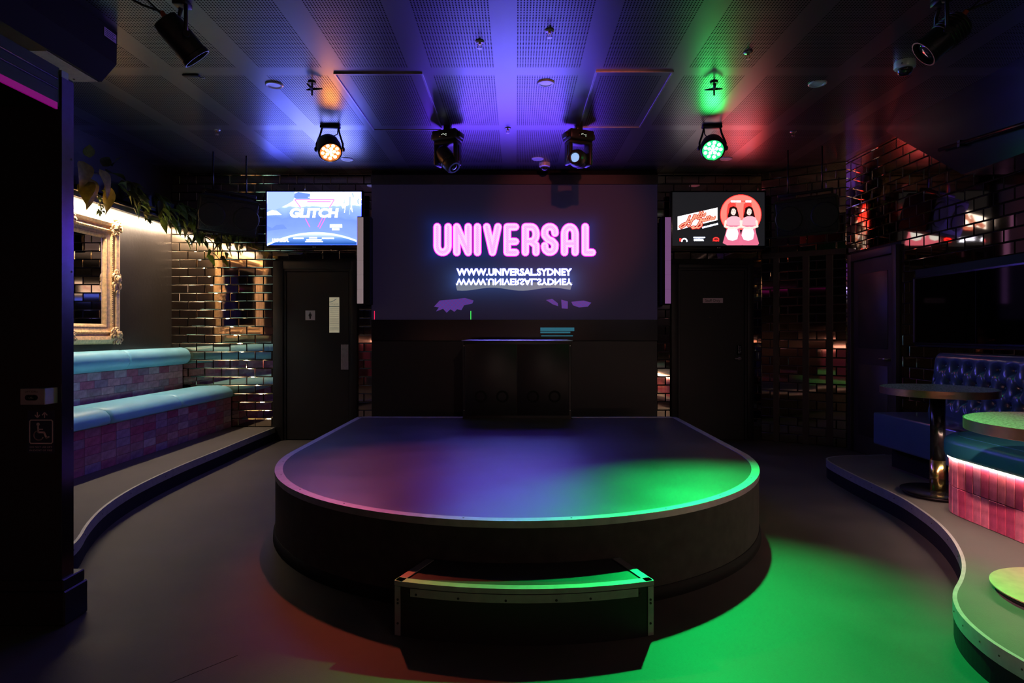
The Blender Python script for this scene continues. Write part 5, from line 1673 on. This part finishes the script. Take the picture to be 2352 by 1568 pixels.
c5 = lambda a, b: (lu(a / 3.647), lv(760 + b / 3.647))
def sline(pts, wd_, name='symbol_line'):
    mb = MB(); LF.stroke(mb, [c5(*q) for q in pts], wd_ / 3.647 / kl, d=.0024); return mb.build(name, 'sign_pink', sg)
sline([(262, 745), (433, 745), (443, 755), (443, 930), (433, 940), (262, 940), (252, 930), (252, 755), (262, 745)], 9, 'symbol_border')
mb = MB(); p = c5(322, 780); LF.disc(mb, p[0], p[1], 14 / 3.647 / kl, d=.0024, n=16); mb.build('symbol_head', 'sign_pink', sg)
sline([(322, 800), (325, 848), (372, 848), (392, 893), (410, 886)], 15, 'symbol_body')
sline([(326, 822), (360, 822)], 9, 'symbol_arm')
sline([(308, 840)] + arc(327, 872, 40, 40, -120, -330, 14), 9, 'symbol_wheel')
sline([(316, 682), (316, 722)], 9, 'arrow_shaft'); sline([(298, 704), (316, 724), (334, 704)], 9, 'arrow_head')
sline([(376, 724), (376, 684)], 9, 'arrow_shaft'); sline([(358, 702), (376, 682), (396, 702)], 9, 'arrow_head')
LF.text('DO NOT USE LIFT', c5(347, 0)[0], c5(0, 977)[1], 14 / 3.647 / kl, 'sign_pink', sg, 'lettering', d=.0024, width=186 / 3.647 / kl)
LF.text('IN EVENT OF FIRE', c5(347, 0)[0], c5(0, 1004)[1], 14 / 3.647 / kl, 'sign_pink', sg, 'lettering', d=.0024, width=190 / 3.647 / kl)

# overhead box (shutter housing) at the upper left
ob = thing('shutter_housing', 'dark blue-black overhead shutter box at the upper left corner', 'shutter box', (-2.9, 3.0, 2.87))
prof = [(-3.3, H - .001), (-3.3, 2.875), (-2.64, 2.875), (-2.545, 2.985), (-2.54, H - .001)]
vs = [(x, 1.2, z) for x, z in prof] + [(x, 3.88, z) for x, z in prof]
n = len(prof)
mb = MB(); mb.add(vs, [tuple(range(n)), tuple(range(2 * n - 1, n - 1, -1))] + [(i, (i + 1) % n, n + (i + 1) % n, n + i) for i in range(n)])
mb.build('casing', 'black_matte', ob)
MB().box(-3.28, -2.66, 3.45, 3.872, 2.872, 2.8755).build('underside_panel', 'beige_panel', ob)
MB().lathe([(.007, 0), (.006, .003)], Matrix.Translation((-2.78, 3.83, 2.869)), seg=10).build('screw', 'screw_dark', ob)
stk = MB().box(-2.5405, -2.5385, 3.755, 3.868, 3.112, 3.165).build('sticker', 'sticker', ob)
OF = Face((-2.5385, 0, 0), right=(0, -1, 0))
OF = Face((-2.5385, 0, 0), right=(0, 1, 0), up=(0, 0, 1))
for i in range(4):
    z = 3.156 - i * .011
    MB().box(-2.5385, -2.5380, 3.765, 3.86 - (i % 2) * .02, z - .0025, z + .0015).build('sticker_line', 'sign_blue', stk)

# ------------------------------------------------------------------ the room behind the viewer, seen only in the mirrors
emit('booth_sign', (1.0, .78, .62), 2.4)
emit('booth_red', (.85, .02, .03), 1.0)
emit('booth_blue', (.06, .12, 1.0), 2.0)
pbm = thing('photo_booth', 'photo booth with lit red and white sign, seen in the mirror', 'photo booth', (2.95, -2.2, 0))
MB().rbox(2.3, 3.6, -2.75, -1.75, 0, 2.3, r=.01, seg=1).build('cabinet', 'black_paint', pbm)
MB().box(2.3, 3.6, -1.95, -1.72, 2.32, 2.62).build('sign_box', 'booth_sign', pbm)
BF = Face((2.95, -1.72, 2.38), right=(-1, 0, 0), up=(0, 0, 1))
BF.text('PHOTOBOOTH', 0, 0, .19, 'booth_red', pbm, 'lettering', d=.003, width=1.2, bold=.02)
MB().box(2.45, 3.0, -1.745, -1.735, .3, 2.0).build('curtain', 'curtain', pbm)
MB().box(2.36, 3.54, -1.745, -1.73, 2.12, 2.2).build('light_bar', 'booth_blue', pbm)
bar = thing('bar_counter', 'pink tiled bar counter behind the viewer, seen only in reflections', 'bar', (-1.1, -2.3, 0))
MB().rbox(-4.1, 1.9, -2.5, -1.9, 1.02, 1.08, r=.01, seg=2).build('counter_top', 'timber_dark', bar)
MB().box(-4.1, 1.8, -2.45, -1.98, 0, 1.02).build('front', 'glaze_pink_0', bar)
emit('fill_led', (1.0, .55, .42), 9.0)  # warm strip added under the bar as fill light; also glows in spot lenses
MB().box(-4.1, 1.8, -1.97, -1.95, .985, 1.005).build('light_strip', 'fill_led', bar)
for x, y_, lb, pw, tx in ((2.75, 1.55, 'lit ceiling spot above the right platform, out of the picture', P_RIGHT, R(8)), (.9, -1.4, 'unseen fill spot added behind the viewer', P_FILL, R(74))):  # rear one is an unseen fill lamp, added to light the back wall
    t = on_ceiling(x, y_, 'unseen_spot', lb, 'downlight', 'lit spots behind the viewer')
    MB().lathe([(.06, H - .0006), (.06, H - .08), (.05, H - .085), (.045, H - .06)], Matrix.Translation((x, y_, 0)), seg=24, cap1=False).build('can', 'par_black', t)
    MB().lathe([(.046, H - .064), (.044, H - .060)], Matrix.Translation((x, y_, 0)), seg=24).build('lens', 'fill_led', t)
    L_ = bpy.data.lights.new('spot_beam', 'SPOT'); L_.energy = pw; L_.color = (1.0, .68, .56); L_.spot_size = R(78 if y_ > 0 else 42); L_.spot_blend = .9; L_.shadow_soft_size = .06
    lo = bpy.data.objects.new('spot_beam', L_); C.objects.link(lo); lo.parent = t
    lo.location = (0, 0, -.095); lo.rotation_euler = (tx, 0, 0)

for o in bpy.data.objects:
    if '_org' in o:
        del o['_org']
